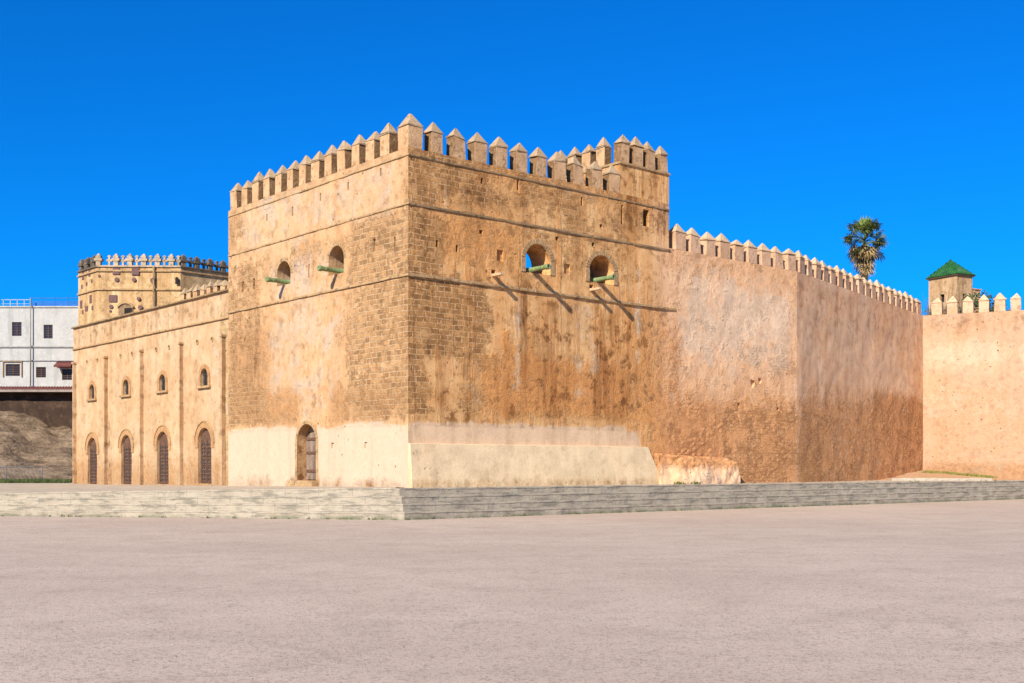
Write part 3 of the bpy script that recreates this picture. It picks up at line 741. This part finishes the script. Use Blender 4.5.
# ------------------------------------------------------------------ annex with four doors and windows
AL = 20.9; AZ = 10.45; AT = .6
org = C0+ed*(LT+AL)+ex*.16
annex = empty('barracks_building', (org.x, org.y, 0), AE-PI/2)
tag(annex, 'long lower ochre building with four brown arched doors and four small arched windows', 'building')
def at(t): return LT+AL-t-.38                          # distance from the tower corner -> along the annex front
BAYS = [17.33, 22.3, 27.15, 32.25]
cut = MB(); doors = []; wins = []
for k, t in enumerate(BAYS):
    P = C0+ed*t; zg = terr_z(P.x*1.0)
    x = at(t); zg = [1.08, 1.0, .93, .88][k]; zt = [3.88, 3.8, 3.72, 3.66][k]
    d = (x-.73, x+.73, zg, zt); w = (x-.40, x+.40, 5.98, 6.85)
    prism(cut, arch_pts(*d), -.5, .30); prism(cut, arch_pts(*w), -.5, .28); doors.append(d); wins.append(w)
vents = []
for t in BAYS:
    for s in (-.82, .82):
        x = at(t)+s; pts = [(x+.10*math.cos(2*PI*k/10), 8.25+.10*math.sin(2*PI*k/10)) for k in range(10)]
        prism(cut, pts, -.5, .3); vents.append((x, 8.25))
mA = mask_fn((.02,.12,.15,.12), [(3,0,21,.5,2.4,.6,.7),(1,0,21,9.4,10.5,.55,.4),(1,0,21,.5,1.5,.4,.4),(2,0,21,3.5,5.5,.30,.8),(1,at(30.3),at(29.3),.8,4.5,.9,.5),(2,18.5,20.6,.5,9,.4,.6),(0,19.6,20.6,1,9.5,.7,.3)])
finish_wall('wall', wall_solid(AL, AT, ZB, AZ, step=.22, amp=.012, seed=6), [M_annex], annex, cut, mA)
m = MB(); m.box(0, AL, AT+.002, 9.0, ZB, AZ-.4); m.build('rear_wall', M_annex, annex)
m = MB(); m.box(-.06, AL-.02, -.14, AT+.05, AZ, AZ+.09); m.build('coping', M_trimR, annex, bevel=.02)
m = MB(); m.box(-.04, AL-.02, -.10, 0, 9.12, 9.22); m.build('cornice', M_trim, annex, bevel=.02)
for t in (15.15, 19.85, 24.85, 29.95, 34.9):
    x = at(t); m = MB()
    m.box(x-.07, x+.07, -.20, 0, ZB, 8.25, top=0); m.box(x-.12, x+.12, -.25, 0, 8.25, 8.36)
    o = finish_wall('pilaster', m.b, [M_annex], annex, None, lambda a, z: (.15, .55, .1, .02), du=80+t)
def studded_door(d, parent):
    x0, x1, z0, z1 = d
    dr = empty('door', ((x0+x1)/2, 0, z0)); dr.parent = parent
    w = (x1-x0)/2; h = z1-z0
    m = MB(); ring(m, -w, w, 0, h, .30, -.03, .02, n=16, legs=False)
    m.box(-w-.30, -w, -.03, .02, h-w-.28, h-w-.004); m.box(w, w+.30, -.03, .02, h-w-.28, h-w-.004)
    m.build('door_surround', M_annex, dr)
    m = MB(); ring(m, -w-.30, w+.30, 0, h+.30, .06, -.07, .02, n=16, legs=False); m.build('arch_moulding', M_trim, dr)
    m = MB(); prism(m, arch_pts(-w+.005, w-.005, .01, h-.005), .15, .21, 0)
    nr_ = 5
    for i in range(3): m.box(-w+.04+i*(w-.08)-(.0), -w+.12+i*(w-.08), .115, .148, .02, h-w*.9, 0)
    for j in range(nr_): z = .03+j*(h-w*.8)/nr_; m.box(-w+.125, w-.125, .12, .148, z, z+.06, 0)
    for i in range(6):
        for j in range(10):
            xx = -w+.2+i*(2*w-.4)/5; zz = .2+j*(h-w*.9-.2)/10
            m.pyr(xx-.04, xx+.04, .09, .1499, zz, zz+.08, 1, tip=.012)
    m.build('door_leaf', [M_wood, M_iron], dr)
for d in doors: studded_door(d, annex)
for x0, x1, z0, z1 in wins:
    wi = empty('window', ((x0+x1)/2, 0, z0)); wi.parent = annex; w = (x1-x0)/2; h = z1-z0
    m = MB(); ring(m, -w, w, 0, h, .22, -.05, .02, n=12); m.build('window_surround', M_annex, wi, bevel=.01)
    m = MB(); m.box(-w-.30, w+.30, -.14, .02, -.12, -.004); m.build('window_sill', M_trim, wi, bevel=.015)
    m = MB(); prism(m, arch_pts(-w+.004, w-.004, .004, h-.004), .13, .16); m.build('pane', M_glass, wi)
    m = MB()
    for i in (-1, 0, 1): m.box(i*w*.5-.018, i*w*.5+.018, .09, .12, .01, h-.10-.08*abs(i))
    for j in (1, 2): m.box(-w+.01, w-.01, .092, .118, h*j/3-.015, h*j/3+.015)
    m.build('window_grille', M_iron, wi)
for x, z in vents:
    m = MB(); M = Matrix.Translation((x, .02, z)) @ Matrix.Rotation(PI/2, 4, 'X')
    prof_ = [(.10, 0), (.14, 0), (.14, .05), (.10, .05)]
    n_ = 14; rr = []
    for r_, q in prof_: rr.append([m.b.verts.new(M @ Vector((r_*math.cos(2*PI*k/n_), r_*math.sin(2*PI*k/n_), q))) for k in range(n_)])
    for a in range(4):
        for k in range(n_): m.b.faces.new((rr[a][k], rr[a][(k+1)%n_], rr[(a+1)%4][(k+1)%n_], rr[(a+1)%4][k]))
    m.build('vent_ring', M_trim, annex)
# crenellated parapet on the roof behind
org2 = C0+ed*27.4+ex*3.2
par = empty('parapet_wall', (org2.x, org2.y, 0), AE-PI/2)
tag(par, 'short crenellated parapet wall behind the roofline of the long lower building', 'wall')
m = MB(); m.box(0, 9.4, 0, .5, 9.9, 11.15); m.build('wall', M_mer, par)
merlons(par, [(.5+.84*k, 0, 11.15, 0) for k in range(11)], [M_mer, M_cap, M_side], w=.50, d=.4, h=.72, cap=.42)

# ------------------------------------------------------------------ far polygonal bastion
B0, B1, B2, B3, B4 = Vector((-36.6, 97.9)), Vector((-33.95, 95.0)), Vector((-27.2, 95.2)), Vector((-22.0, 100.6)), Vector((-22, 118))
B5 = Vector((-36.6, 118))
M_bast = wall_material('bastion stone', (.56,.37,.185), (.48,.30,.135), (.64,.47,.28), (.50,.285,.11), (.46,.29,.13), (.40,.245,.105), (.52,.36,.20), bw=.7, bh=.33, bumpd=.03)
bast = empty('bastion_tower', (B1.x, B1.y, 0)); 
tag(bast, 'far polygonal stone bastion with a dark fancy battlement, behind the long lower building', 'tower')
BZ = 18.3
poly = [B0, B1, B2, B3, B4, B5]
b = bmesh.new()
for a, c in zip(poly, poly[1:]+poly[:1]):
    nxx = max(2, int((c-a).length/.8))
    for i in range(nxx):
        for j in range(20):
            p = a+(c-a)*i/nxx-B1; q = a+(c-a)*(i+1)/nxx-B1; za = BZ*j/20; zb = BZ*(j+1)/20
            b.faces.new([b.verts.new((p.x,p.y,za)), b.verts.new((q.x,q.y,za)), b.verts.new((q.x,q.y,zb)), b.verts.new((p.x,p.y,zb))])
b.faces.new([b.verts.new((p.x-B1.x, p.y-B1.y, BZ)) for p in poly])
bmesh.ops.remove_doubles(b, verts=b.verts, dist=.002); bmesh.ops.recalc_face_normals(b, faces=b.faces)
bw_ = finish_wall('wall', b, [M_bast], bast, None, lambda t, z: (.35, .15+.4*(z > 17.6), .25, .1))
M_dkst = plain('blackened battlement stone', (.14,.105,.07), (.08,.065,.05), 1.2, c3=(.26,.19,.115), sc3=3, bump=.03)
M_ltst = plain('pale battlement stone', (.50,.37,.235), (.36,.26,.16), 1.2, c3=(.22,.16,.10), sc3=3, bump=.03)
def facing(a, c): return math.atan2(c.y-a.y, c.x-a.x)
def fancy(kind):
    m = MB()
    if kind == 'big':
        m.box(-.20, .20, 0, .4, 0, .45); m.box(-.33, .33, -.06, .46, .45, .68); m.box(-.22, .22, -.02, .42, .68, .90); m.pyr(-.17, .17, .0, .40, .90, 1.10, tip=.05)
    else:
        m.box(-.09, .09, .1, .3, 0, .95); m.box(-.24, .24, .1, .3, .42, .60); m.box(-.15, .15, .1, .3, .80, .90)
    return m
protos = {}
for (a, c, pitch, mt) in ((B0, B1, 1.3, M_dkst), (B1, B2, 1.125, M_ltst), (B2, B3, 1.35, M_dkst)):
    rz = facing(a, c); L = (c-a).length; n_ = round(L/pitch); dx = (c-a).normalized()
    for k in range(n_):
        for kind, off in (('big', .05 if k == 0 and mt is M_ltst else .35), ('small', .35+pitch/2)):
            P = a+dx*(k*L/n_+off)-B1; key = (kind, mt.name)
            if key not in protos:
                o = fancy(kind).build('merlon' if kind == 'big' else 'finial', mt, bast, bevel=.03); protos[key] = o
                o.location = (P.x, P.y, BZ); o.rotation_euler = (0, 0, rz)
            else: put(protos[key], bast, (P.x, P.y, BZ), rz)
    for z, mt2 in ((17.95, M_trim), (16.42, M_trim), (BZ+.02, mt)):
        m = MB(); m.box(-.04, L+.04, -.12, .1, z-.07, z+.07); o = m.build('string_course', mt2, bast, bevel=.02)
        o.location = (a.x-B1.x, a.y-B1.y, 0); o.rotation_euler = (0, 0, rz)
def bz(y, Y=95.0): return EYE+(HOR-y)*Y/F
def bx(x, Y=95.0): return (x-CX)/F*Y-B1.x
for x0, x1, y0, y1 in ((112.7,119.8,268,274.5),(131.7,139,268,274.8),(109,117,295,302)):
    m = MB(); m.box(bx(x0), bx(x1), -.05, .1, bz(y1), bz(y0)); m.build('iron_plate', M_rust, bast, bevel=.01)
for x, y, r in ((116.8,279.6,.24),(134,279.6,.22),(152.6,280.4,.27),(111.2,306.7,.22),(138.6,298.8,.20),(140.3,307.4,.24),(110.4,311,.12),(99.3,276,.14)):
    m = MB(); prism(m, [(bx(x)+r*.8*math.cos(k*PI/4+.2), bz(y)+r*.8*math.sin(k*PI/4+.2)) for k in range(8)], -.06, .12); m.build('anchor_plate', M_rust, bast, bevel=.02)
m = MB(); prism(m, arch_pts(bx(118.5), bx(132.6), bz(315.6), bz(303.5), rise=.35), -.02, .05); m.build('arched_opening', M_inner, bast)
m = MB(); m.box(bx(124.5), bx(132), -.04, .05, bz(315.6), bz(308)); m.build('arched_opening_dark', M_void, bast)  # dark sheet painted as the unlit depth of the opening
m = MB(); ring(m, bx(118.5), bx(132.6), bz(315.6), bz(303.5), .16, -.12, .02, rise=.35, legs=False); m.build('arch_surround', M_trim, bast)
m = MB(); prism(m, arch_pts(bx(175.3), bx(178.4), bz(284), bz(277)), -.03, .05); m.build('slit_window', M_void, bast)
m = MB(); m.tube((bx(154), -.10, 8), (bx(154), -.10, BZ), .08); m.build('drainpipe', M_trimR, bast)
rz = facing(B0, B1); u0 = B0-B1; dxx = (B1-B0).normalized()
for f, y0, y1, w in ((.26,271,278.5,.20),(.60,269,277,.20),(.16,299,306.5,.20),(.66,296,304,.20),(.20,283.5,287,.13),(.45,282,285.5,.13),(.72,280.5,284,.13),(.25,309,313,.13),(.45,306,311,.28),(.75,307,311,.14)):
    P = u0+dxx*(f*(B1-B0).length); m = MB(); m.box(-w, w, -.04, .05, bz(y1, 96.5), bz(y0, 96.5))
    o = m.build('wall_opening', M_rust, bast); o.location = (P.x, P.y, 0); o.rotation_euler = (0, 0, rz)

# ------------------------------------------------------------------ white house, retaining wall, rock slope
def hx(x, Y): return (x-CX)/F*Y
HY = 102.0
house = empty('white_house', (hx(40, HY), HY, 8.7))
tag(house, 'white two storey house with dark windows and a blue roof screen, at the left edge', 'house')
M_white = plain('whitewash', (.42,.40,.36), (.37,.355,.32), 1.2, c3=(.46,.44,.40), sc3=4, bump=.01, dark=(.30,.29,.26))
HX0, HX1 = -9.0, 6.5; ox = hx(40, HY)
def wx(x): return hx(x, HY)-ox
def wz(y): return EYE+(HOR-y)*HY/F-8.7
HT = wz(307.5)
cut = MB()
WN = [(12,21.6,322,336),(43.6,52.7,324.7,338.5),(5.5,20,364,376),(36,46,367,377.5),(62,72,369,380)]
for x0, x1, y0, y1 in WN: cut.box(wx(x0), wx(x1), -.4, .22, wz(y1), wz(y0))
b = bmesh.new(); bmesh.ops.create_cube(b, size=1)
for v in b.verts: v.co = Vector((HX0+(HX1-HX0)*(v.co.x+.5), 10*(v.co.y+.5), HT*(v.co.z+.5)))
finish_wall('wall', b, [M_white], house, cut)
M_shut = plain('brown shutter', (.10,.06,.05), (.075,.045,.04), 4, bump=.005)
for x0, x1, y0, y1 in WN:
    w = empty('window', (0, 0, 0)); w.parent = house
    m = MB(); m.box(wx(x0)+.01, wx(x1)-.01, .15, .19, wz(y1)+.01, wz(y0)-.01); m.build('pane', M_glass, w)
    m = MB(); xm = (wx(x0)+wx(x1))/2
    for a, c in ((wx(x0), wx(x0)+.07), (wx(x1)-.07, wx(x1)), (xm-.035, xm+.035)): m.box(a, c, .08, .14, wz(y1), wz(y0))
    for k in range(6): z = wz(y1)+(wz(y0)-wz(y1))*k/5.5; m.box(wx(x0)+.072, wx(x1)-.072, .09, .13, z, z+.06)
    m.build('shutter', M_shut, w)
m = MB(); m.box(wx(3), wx(3.9), -.10, 0, wz(377), wz(362)); m.box(wx(21.5), wx(22.4), -.1, 0, wz(377), wz(362)); m.box(wx(3), wx(22.4), -.12, 0, wz(362), wz(361)); m.build('window_frame', M_trimR, house)
m = MB(); m.box(HX0, HX1, -.12, 0, wz(347.5), wz(346)); m.box(HX0, HX1, -.1, 0, wz(361), wz(360)) ; m.build('cornice', plain('grey band', (.36,.34,.31), (.28,.26,.24), 3), house)
m = MB(); m.box(HX0, HX1, -.1, .3, HT, HT+.12); m.build('coping', M_white, house)
M_tile = plain('red roof tile', (.22,.075,.06), (.15,.055,.05), 5, bump=.02)
m = MB()
x0, x1 = wx(57), wx(74)
for k in range(9):
    x = x0+(x1-x0)*k/9; m.lathe([(.09, 0), (.09, .9)], Matrix.Translation((x+.09, -.8, wz(367))) @ Matrix.Rotation(math.radians(-62), 4, 'X'), 8)
m.box(x0, x1, -.02, 0, wz(368), wz(362)); m.build('canopy', M_tile, house)
M_blue = plain('blue screen', (.008,.10,.34), (.012,.13,.42), 3, bump=0, rough=.5)
m = MB(); xs = [wx(30), wx(42), wx(54), wx(66), wx(80)]
for x in xs: m.box(x-.025, x+.025, .25, .30, HT, HT+.9)
m.box(wx(30), wx(80), .24, .32, HT+.82, HT+.92); m.build('railing', M_blue, house)
m = MB(); m.box(wx(31), wx(80), .26, .29, HT+.12, HT+.62); m.build('roof_screen', M_blue, house)
m = MB()
for x in (2, 9, 16, 23): m.box(wx(x)-.025, wx(x)+.025, .25, .30, HT, HT+.75)
m.box(wx(0), wx(29), .25, .30, HT+.70, HT+.75); m.box(wx(0), wx(29), .26, .29, HT+.35, HT+.38); m.build('railing', M_white, house)
pole = MB(); pole.tube((0,0,0), (0,0,8.0), .06, .05, n=10); pole.tube((0,0,0),(0,0,.3),.10)
pl_ = pole.build('utility_pole', plain('grey pole paint', (.25,.23,.2), (.2,.18,.16), 3, bump=0)); pl_.location = (hx(30.5, 101.72), 101.72, 8.7); tag(pl_, 'thin grey pole standing in front of the white house', 'pole')
# retaining wall with tiled ledge
ret = empty('retaining_wall', (hx(36, 100), 100.2, 0))
tag(ret, 'dark brown retaining wall with red tiled ledge, below the white house', 'wall')
M_ret = plain('masonry with shade in colour', (.06,.035,.022), (.04,.024,.016), .7, c3=(.09,.055,.035), sc3=2.5, bump=.08, bsc=4)  # dark base colour carries the shade lying on this wall
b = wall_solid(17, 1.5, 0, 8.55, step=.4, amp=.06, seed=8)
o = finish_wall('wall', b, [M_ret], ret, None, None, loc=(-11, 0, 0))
m = MB(); m.box(-11, 6, -1.0, 2.2, 8.3, 8.56); m.build('ledge', plain('ledge render', (.30,.24,.20), (.22,.17,.14), 2), ret)
m = MB()
for k in range(70): x = -11+17*k/70; m.lathe([(.10, 0), (.09, .6)], Matrix.Translation((x+.12, -1.05, 8.58)) @ Matrix.Rotation(math.radians(-75), 4, 'X'), 8)
m.build('ledge_tiles', M_tile, ret)
# rock
def rock_mat():
    m = NT('layered rock', .95); p = m.pos(); w = m.noise(p, .5, 5, .6)
    n1 = m.noise(m.mul(p, (.5, .5, 2.2)), 1.0, 8, .68, 1.2); n2 = m.noise(p, 3.5, 7, .65)
    c = m.mix(m.ss(n1, .36, .62), (.13,.085,.05), (.29,.20,.12)); c = m.mix(m.ss(n2, .5, .7, 0, .7), c, (.13,.10,.07)); c = m.mix(m.ss(w, .5, .66, 0, .6), c, (.34,.24,.15))
    m.bump(m.ma('ADD', n1, m.ma('MULTIPLY', n2, .6)), .35); return m.col(c)
b = bmesh.new(); NX, NY = 90, 60; gg = []
for i in range(NX+1):
    row = []
    for j in range(NY+1):
        x = -62+36*i/NX; y = 77+25*j/NY; f = sstep(79.5+fb((x, 0, 0), .15)*1.2, 99, y)
        top = 6.0-.16*(x+44)
        h = .55+(top-.55)*f**.62*(1 if y > 79 else 1)
        d = fb((x, y, h*1.5), .28, 6)*1.2*min(1, f*4)+fb((x*.6, y, h*3), .9, 5)*.35*min(1, f*4)
        d += .35*(math.floor(h*1.3+fb((x,y,0),.2)*1.2)/1.3-h)*min(1, f*3)
        row.append(b.verts.new((x, y, h+d)))
    gg.append(row)
for i in range(NX):
    for j in range(NY): b.faces.new((gg[i][j], gg[i+1][j], gg[i+1][j+1], gg[i][j+1])).smooth = True
me = bpy.data.meshes.new('rock_slope'); b.to_mesh(me); b.free(); me.materials.append(rock_mat())
o = bpy.data.objects.new('rock_slope', me); COL.objects.link(o); tag(o, kind='structure')
# metal barrier and grass at the rock's foot
fy = 77.0
fr = empty('metal_fence', (hx(0, fy)-2, fy, .84)); tag(fr, 'low grey metal fence of slanting bars at the foot of the rock', 'fence')
M_galv = plain('galvanised steel', (.15,.145,.14), (.11,.105,.10), 5, rough=.5, bump=0)
fl = hx(42, fy)-hx(0, fy)+2
m = MB(); m.tube((0,0,1.05),(fl,0,1.05),.03); m.tube((0,0,.12),(fl,0,.12),.03); m.build('rail', M_galv, fr)
for x in (0, fl/2, fl): m = MB(); m.tube((x,0,-.2),(x,0,1.08),.035); m.build('post', M_galv, fr)
m = MB()
for k in range(17): x = k*fl/17; m.tube((x, 0, 1.04), (min(fl, x+.55), 0, .13), .018, n=6)
m.build('bars', M_galv, fr)
m = MB()
for k in range(900):
    x = random.uniform(hx(-15, 76), hx(72, 76)); y = random.uniform(74.5, 78.5)
    if fb((x, y, 0), .6)+.35 > 0: tuft(m, x, y, .72, .42, 8, .2)
tag(m.build('grass', leafmat('green grass', (.05,.075,.015), (.10,.115,.028)), uv=False, recalc=False), kind='stuff')

# ------------------------------------------------------------------ trees
M_leafd = leafmat('dark leaves', (.035,.06,.02), (.07,.10,.03))
M_bark = plain('bark', (.16,.11,.075), (.10,.07,.05), 5, bump=.03)
def leaf_cloud(m, cs, n, size, squash=.8):
    for k in range(n):
        c, r = random.choice(cs); v = Vector((random.gauss(0,1), random.gauss(0,1), random.gauss(0,1))).normalized()*r*random.uniform(.45, 1.08)
        p = Vector(c)+Vector((v.x, v.y, v.z*squash)); s = size*random.uniform(.6, 1.4)
        a = Vector((random.gauss(0,1), random.gauss(0,1), random.gauss(0,1))).normalized(); q = a.orthogonal().normalized(); w = a.cross(q)
        m.face([p-q*s, p+w*s*.45, p+q*s, p-w*s*.45])
def broad_tree(name, loc, h, r, label, n=2600, size=.16, cat='tree'):
    t = empty(name, loc); tag(t, label, cat)
    m = MB(); m.lathe([(h*.035, 0), (h*.026, h*.35), (h*.018, h*.6), (h*.006, h*.86)], n=9)
    for k in range(6):
        a = k*1.1; z = h*(.35+.07*k); m.tube((0,0,z), (math.cos(a)*r*.6, math.sin(a)*r*.6, z+h*.16), h*.012, h*.004, 6)
    m.build('trunk', M_bark, t)
    cs = []
    for k in range(16):
        a = random.uniform(0, 2*PI); q = r*random.uniform(.1, .72); cs.append(((q*math.cos(a), q*math.sin(a), h*random.uniform(.52, .9)), r*random.uniform(.28, .48)))
    m = MB(); leaf_cloud(m, cs, n, size); m.build('crown', M_leafd, t, uv=False, recalc=False)
broad_tree('leafy_tree', (-48.2, 84.5, 1.8), 12.5, 4.0, 'leafy tree beside the rock slope and the dark retaining wall', 4200, .22)
# shrubs showing between the merlons of the far right wall
broad_tree('bushy_tree', (hx(985, 90), 90, 4), 12.8, 1.9, 'dark green bushy tree behind the merlons right of the green roofed tower', 1800, .13)
broad_tree('bushy_tree', (hx(998, 93), 93, 4), 12.2, 1.5, 'smaller dark green tree behind the merlons of the wall at the far right edge', 1300, .12)
def bare_shrub(x, Y, top, label):
    t = empty('bare_shrub', (hx(x, Y), Y, 10)); tag(t, label, 'shrub'); m = MB()
    h = top-10
    for k in range(46):
        a = random.uniform(0, 2*PI); q = random.uniform(.1, .75); p0 = Vector((random.uniform(-.15,.15), random.uniform(-.15,.15), 0)); p1 = Vector((q*math.cos(a)*.6, q*math.sin(a)*.6, h*random.uniform(.5, .8)))
        p2 = p1+Vector((math.cos(a)*.25, math.sin(a)*.25, h*random.uniform(.12, .3))); m.tube(p0, p1, .022, .014, 5); m.tube(p1, p2, .014, .006, 5)
    m.build('branches', M_bark, t)
    m = MB(); leaf_cloud(m, [((0,0,h*.6), .55), ((.2,0,h*.75), .4), ((-.25,.1,h*.7), .4)], 160, .07); m.build('leaves', leafmat('olive leaves', (.14,.12,.05), (.20,.16,.07)), t, uv=False, recalc=False)
bare_shrub(930.5, 84, 14.3, 'brown twiggy shrub in the first gap of the far right wall, below the palm side')
bare_shrub(944, 84, 14.3, 'brown twiggy shrub between merlons in front of the green roofed tower window')
bare_shrub(959.5, 84, 14.2, 'brown twiggy shrub between merlons under the corner of the green roofed tower')
# fan palm
PY = 95.0
palm = empty('palm_tree', (hx(864.5, PY), PY, .8)); tag(palm, 'tall fan palm with shaggy dead fronds rising behind the shaded rampart', 'palm tree')
pcz = EYE+(HOR-242)*PY/F-.8
m = MB(); pr = []
for k in range(40):
    f = k/39; pr.append((.34-.10*f+(.02 if k % 2 else 0), pcz*f*.985))
m.lathe(pr, n=12); m.build('trunk', M_bark, palm)
M_fr = leafmat('palm fronds', (.06,.08,.02), (.11,.115,.03)); M_fr2 = leafmat('young palm fronds', (.13,.18,.03), (.18,.22,.045)); M_dead = leafmat('dead fronds', (.36,.24,.09), (.22,.145,.06), .8)
def fan(m, base, dirv, L, fanr, droop, n=13):
    d = dirv.normalized(); up = Vector((0,0,1)); side = d.cross(up)
    if side.length < .1: side = Vector((1,0,0))
    side.normalize(); side.rotate(Matrix.Rotation(random.uniform(-1.1, 1.1), 3, d)); nn = side.cross(d).normalized()
    hub = base+d*L; m.tube(base, hub, .022, .014, 5)
    for k in range(n):
        a = (k/(n-1)-.5)*math.radians(230); v = d*math.cos(a)+side*math.sin(a); l = fanr*(1-.25*abs(a)/2)*random.uniform(.85, 1.1); w = fanr*.075
        wv = (side*math.cos(a)-d*math.sin(a))*w
        mid = hub+v*l*.6+nn*fanr*.05; tip = hub+v*l-Vector((0,0,droop*fanr*random.uniform(.4, 1)))
        m.face([hub, mid-wv, tip, mid+wv])
top = Vector((0, 0, pcz)); m = MB(); my = MB(); md_ = MB()
for k in range(48):
    el = math.radians(random.uniform(-48, 70)); az = k*2.399
    fan(m, top+Vector((0,0,.12*math.sin(el))), Vector((math.cos(az)*math.cos(el), math.sin(az)*math.cos(el), math.sin(el))), random.uniform(.75, 1.65), .82, .28)
for k in range(9):
    el = math.radians(random.uniform(60, 88)); az = k*2.399
    fan(my, top+Vector((0,0,.1)), Vector((math.cos(az)*math.cos(el), math.sin(az)*math.cos(el), math.sin(el))), random.uniform(.9, 1.3), .9, .05)
for k in range(64):
    el = math.radians(random.uniform(-80, -8)); az = k*2.399; f = random.random()
    fan(md_, top-Vector((0,0,.15+2.3*f*f)), Vector((math.cos(az)*math.cos(el), math.sin(az)*math.cos(el), math.sin(el))), 1.0-.55*f, .85-.25*f, .45, 9)
m.build('crown', M_fr, palm, uv=False, recalc=False); my.build('young_fronds', M_fr2, palm, uv=False, recalc=False); md_.build('dead_fronds', M_dead, palm, uv=False, recalc=False)

# ------------------------------------------------------------------ green roofed square tower
KY = 98.0; KA = math.radians(30)
kc = Vector((hx(957, KY), KY))                       # its near corner
mina = empty('pavilion_tower', (kc.x, kc.y, 0), KA); tag(mina, 'small square tower with a green tiled pyramid roof behind the far right wall', 'tower')
kz = EYE+(HOR-275)*KY/F; kap = EYE+(HOR-259.5)*(KY+1.6)/F
kw1 = 2.95; kw2 = 1.95
# frame: x along the shaded right face, y back-left along the sunlit face
M_kios = wall_material('pavilion render', (.52,.34,.18), (.44,.27,.13), (.58,.41,.25), (.46,.25,.11), (.44,.28,.13), (.38,.23,.10), (.50,.34,.19))
kz0 = 8.0
cut = MB(); cut.box(-.3, .3, 1.3, 1.75, EYE+(HOR-300)*KY/F, EYE+(HOR-292)*KY/F)
cut.box(.75, 1.05, -.3, .3, EYE+(HOR-300)*KY/F, EYE+(HOR-293)*KY/F)
b = bmesh.new(); bmesh.ops.create_cube(b, size=1)
for v in b.verts: v.co = Vector((kw2*(v.co.x+.5), kw1*(v.co.y+.5), kz0+(kz-kz0)*(v.co.z+.5)))
finish_wall('wall', b, [M_kios], mina, cut, lambda t, z: (.2,.2,.25,.2))
m = MB(); m.box(.25, .29, 1.3, 1.75, EYE+(HOR-300)*KY/F, EYE+(HOR-292)*KY/F); m.box(.75, 1.05, .25, .29, EYE+(HOR-300)*KY/F, EYE+(HOR-293)*KY/F); m.build('window', M_void, mina)
M_gt = NT('green glazed tile', .5, .25); pz = M_gt.obj()
M_gt.bump(M_gt.noise(pz, 9, 3), .03); M_gtm = M_gt.col(M_gt.mix(M_gt.ss(M_gt.noise(pz, 3, 4), .35, .65), (.012,.075,.018), (.028,.12,.028)))
m = MB(); ov = .14; m.box(-ov, kw2+ov, -ov, kw1+ov, kz, kz+.10); m.build('eaves', M_wood, mina)
roof = MB(); cxk, cyk = kw2/2, kw1/2
A_ = [Vector((-ov-.05, -ov-.05, kz+.10)), Vector((kw2+ov+.05, -ov-.05, kz+.10)), Vector((kw2+ov+.05, kw1+ov+.05, kz+.10)), Vector((-ov-.05, kw1+ov+.05, kz+.10))]
apx = Vector((cxk, cyk, kap))
roof.face([A_[3], A_[2], A_[1], A_[0]])
for i in range(4):
    p, q = A_[i], A_[(i+1) % 4]; roof.face([p, q, apx])
    nr_ = 13
    for k in range(nr_):
        f = (k+.5)/nr_; bp = p+(q-p)*f; mid = (p+q)/2
        topf = 1-abs(f-.5)*2; tp = bp+(apx-mid)*topf
        if (tp-bp).length > .15: roof.tube(bp, tp, .075, .065, 6)
roof.build('roof', M_gtm, mina)
m = MB(); m.box(kw2+.003, kw2+1.3, .2, 2.0, kz0, EYE+(HOR-287)*KY/F); m.box(kw2+.003, kw2+1.38, .12, 2.08, EYE+(HOR-287)*KY/F, EYE+(HOR-286)*KY/F)
m.build('side_block', M_mer, mina)
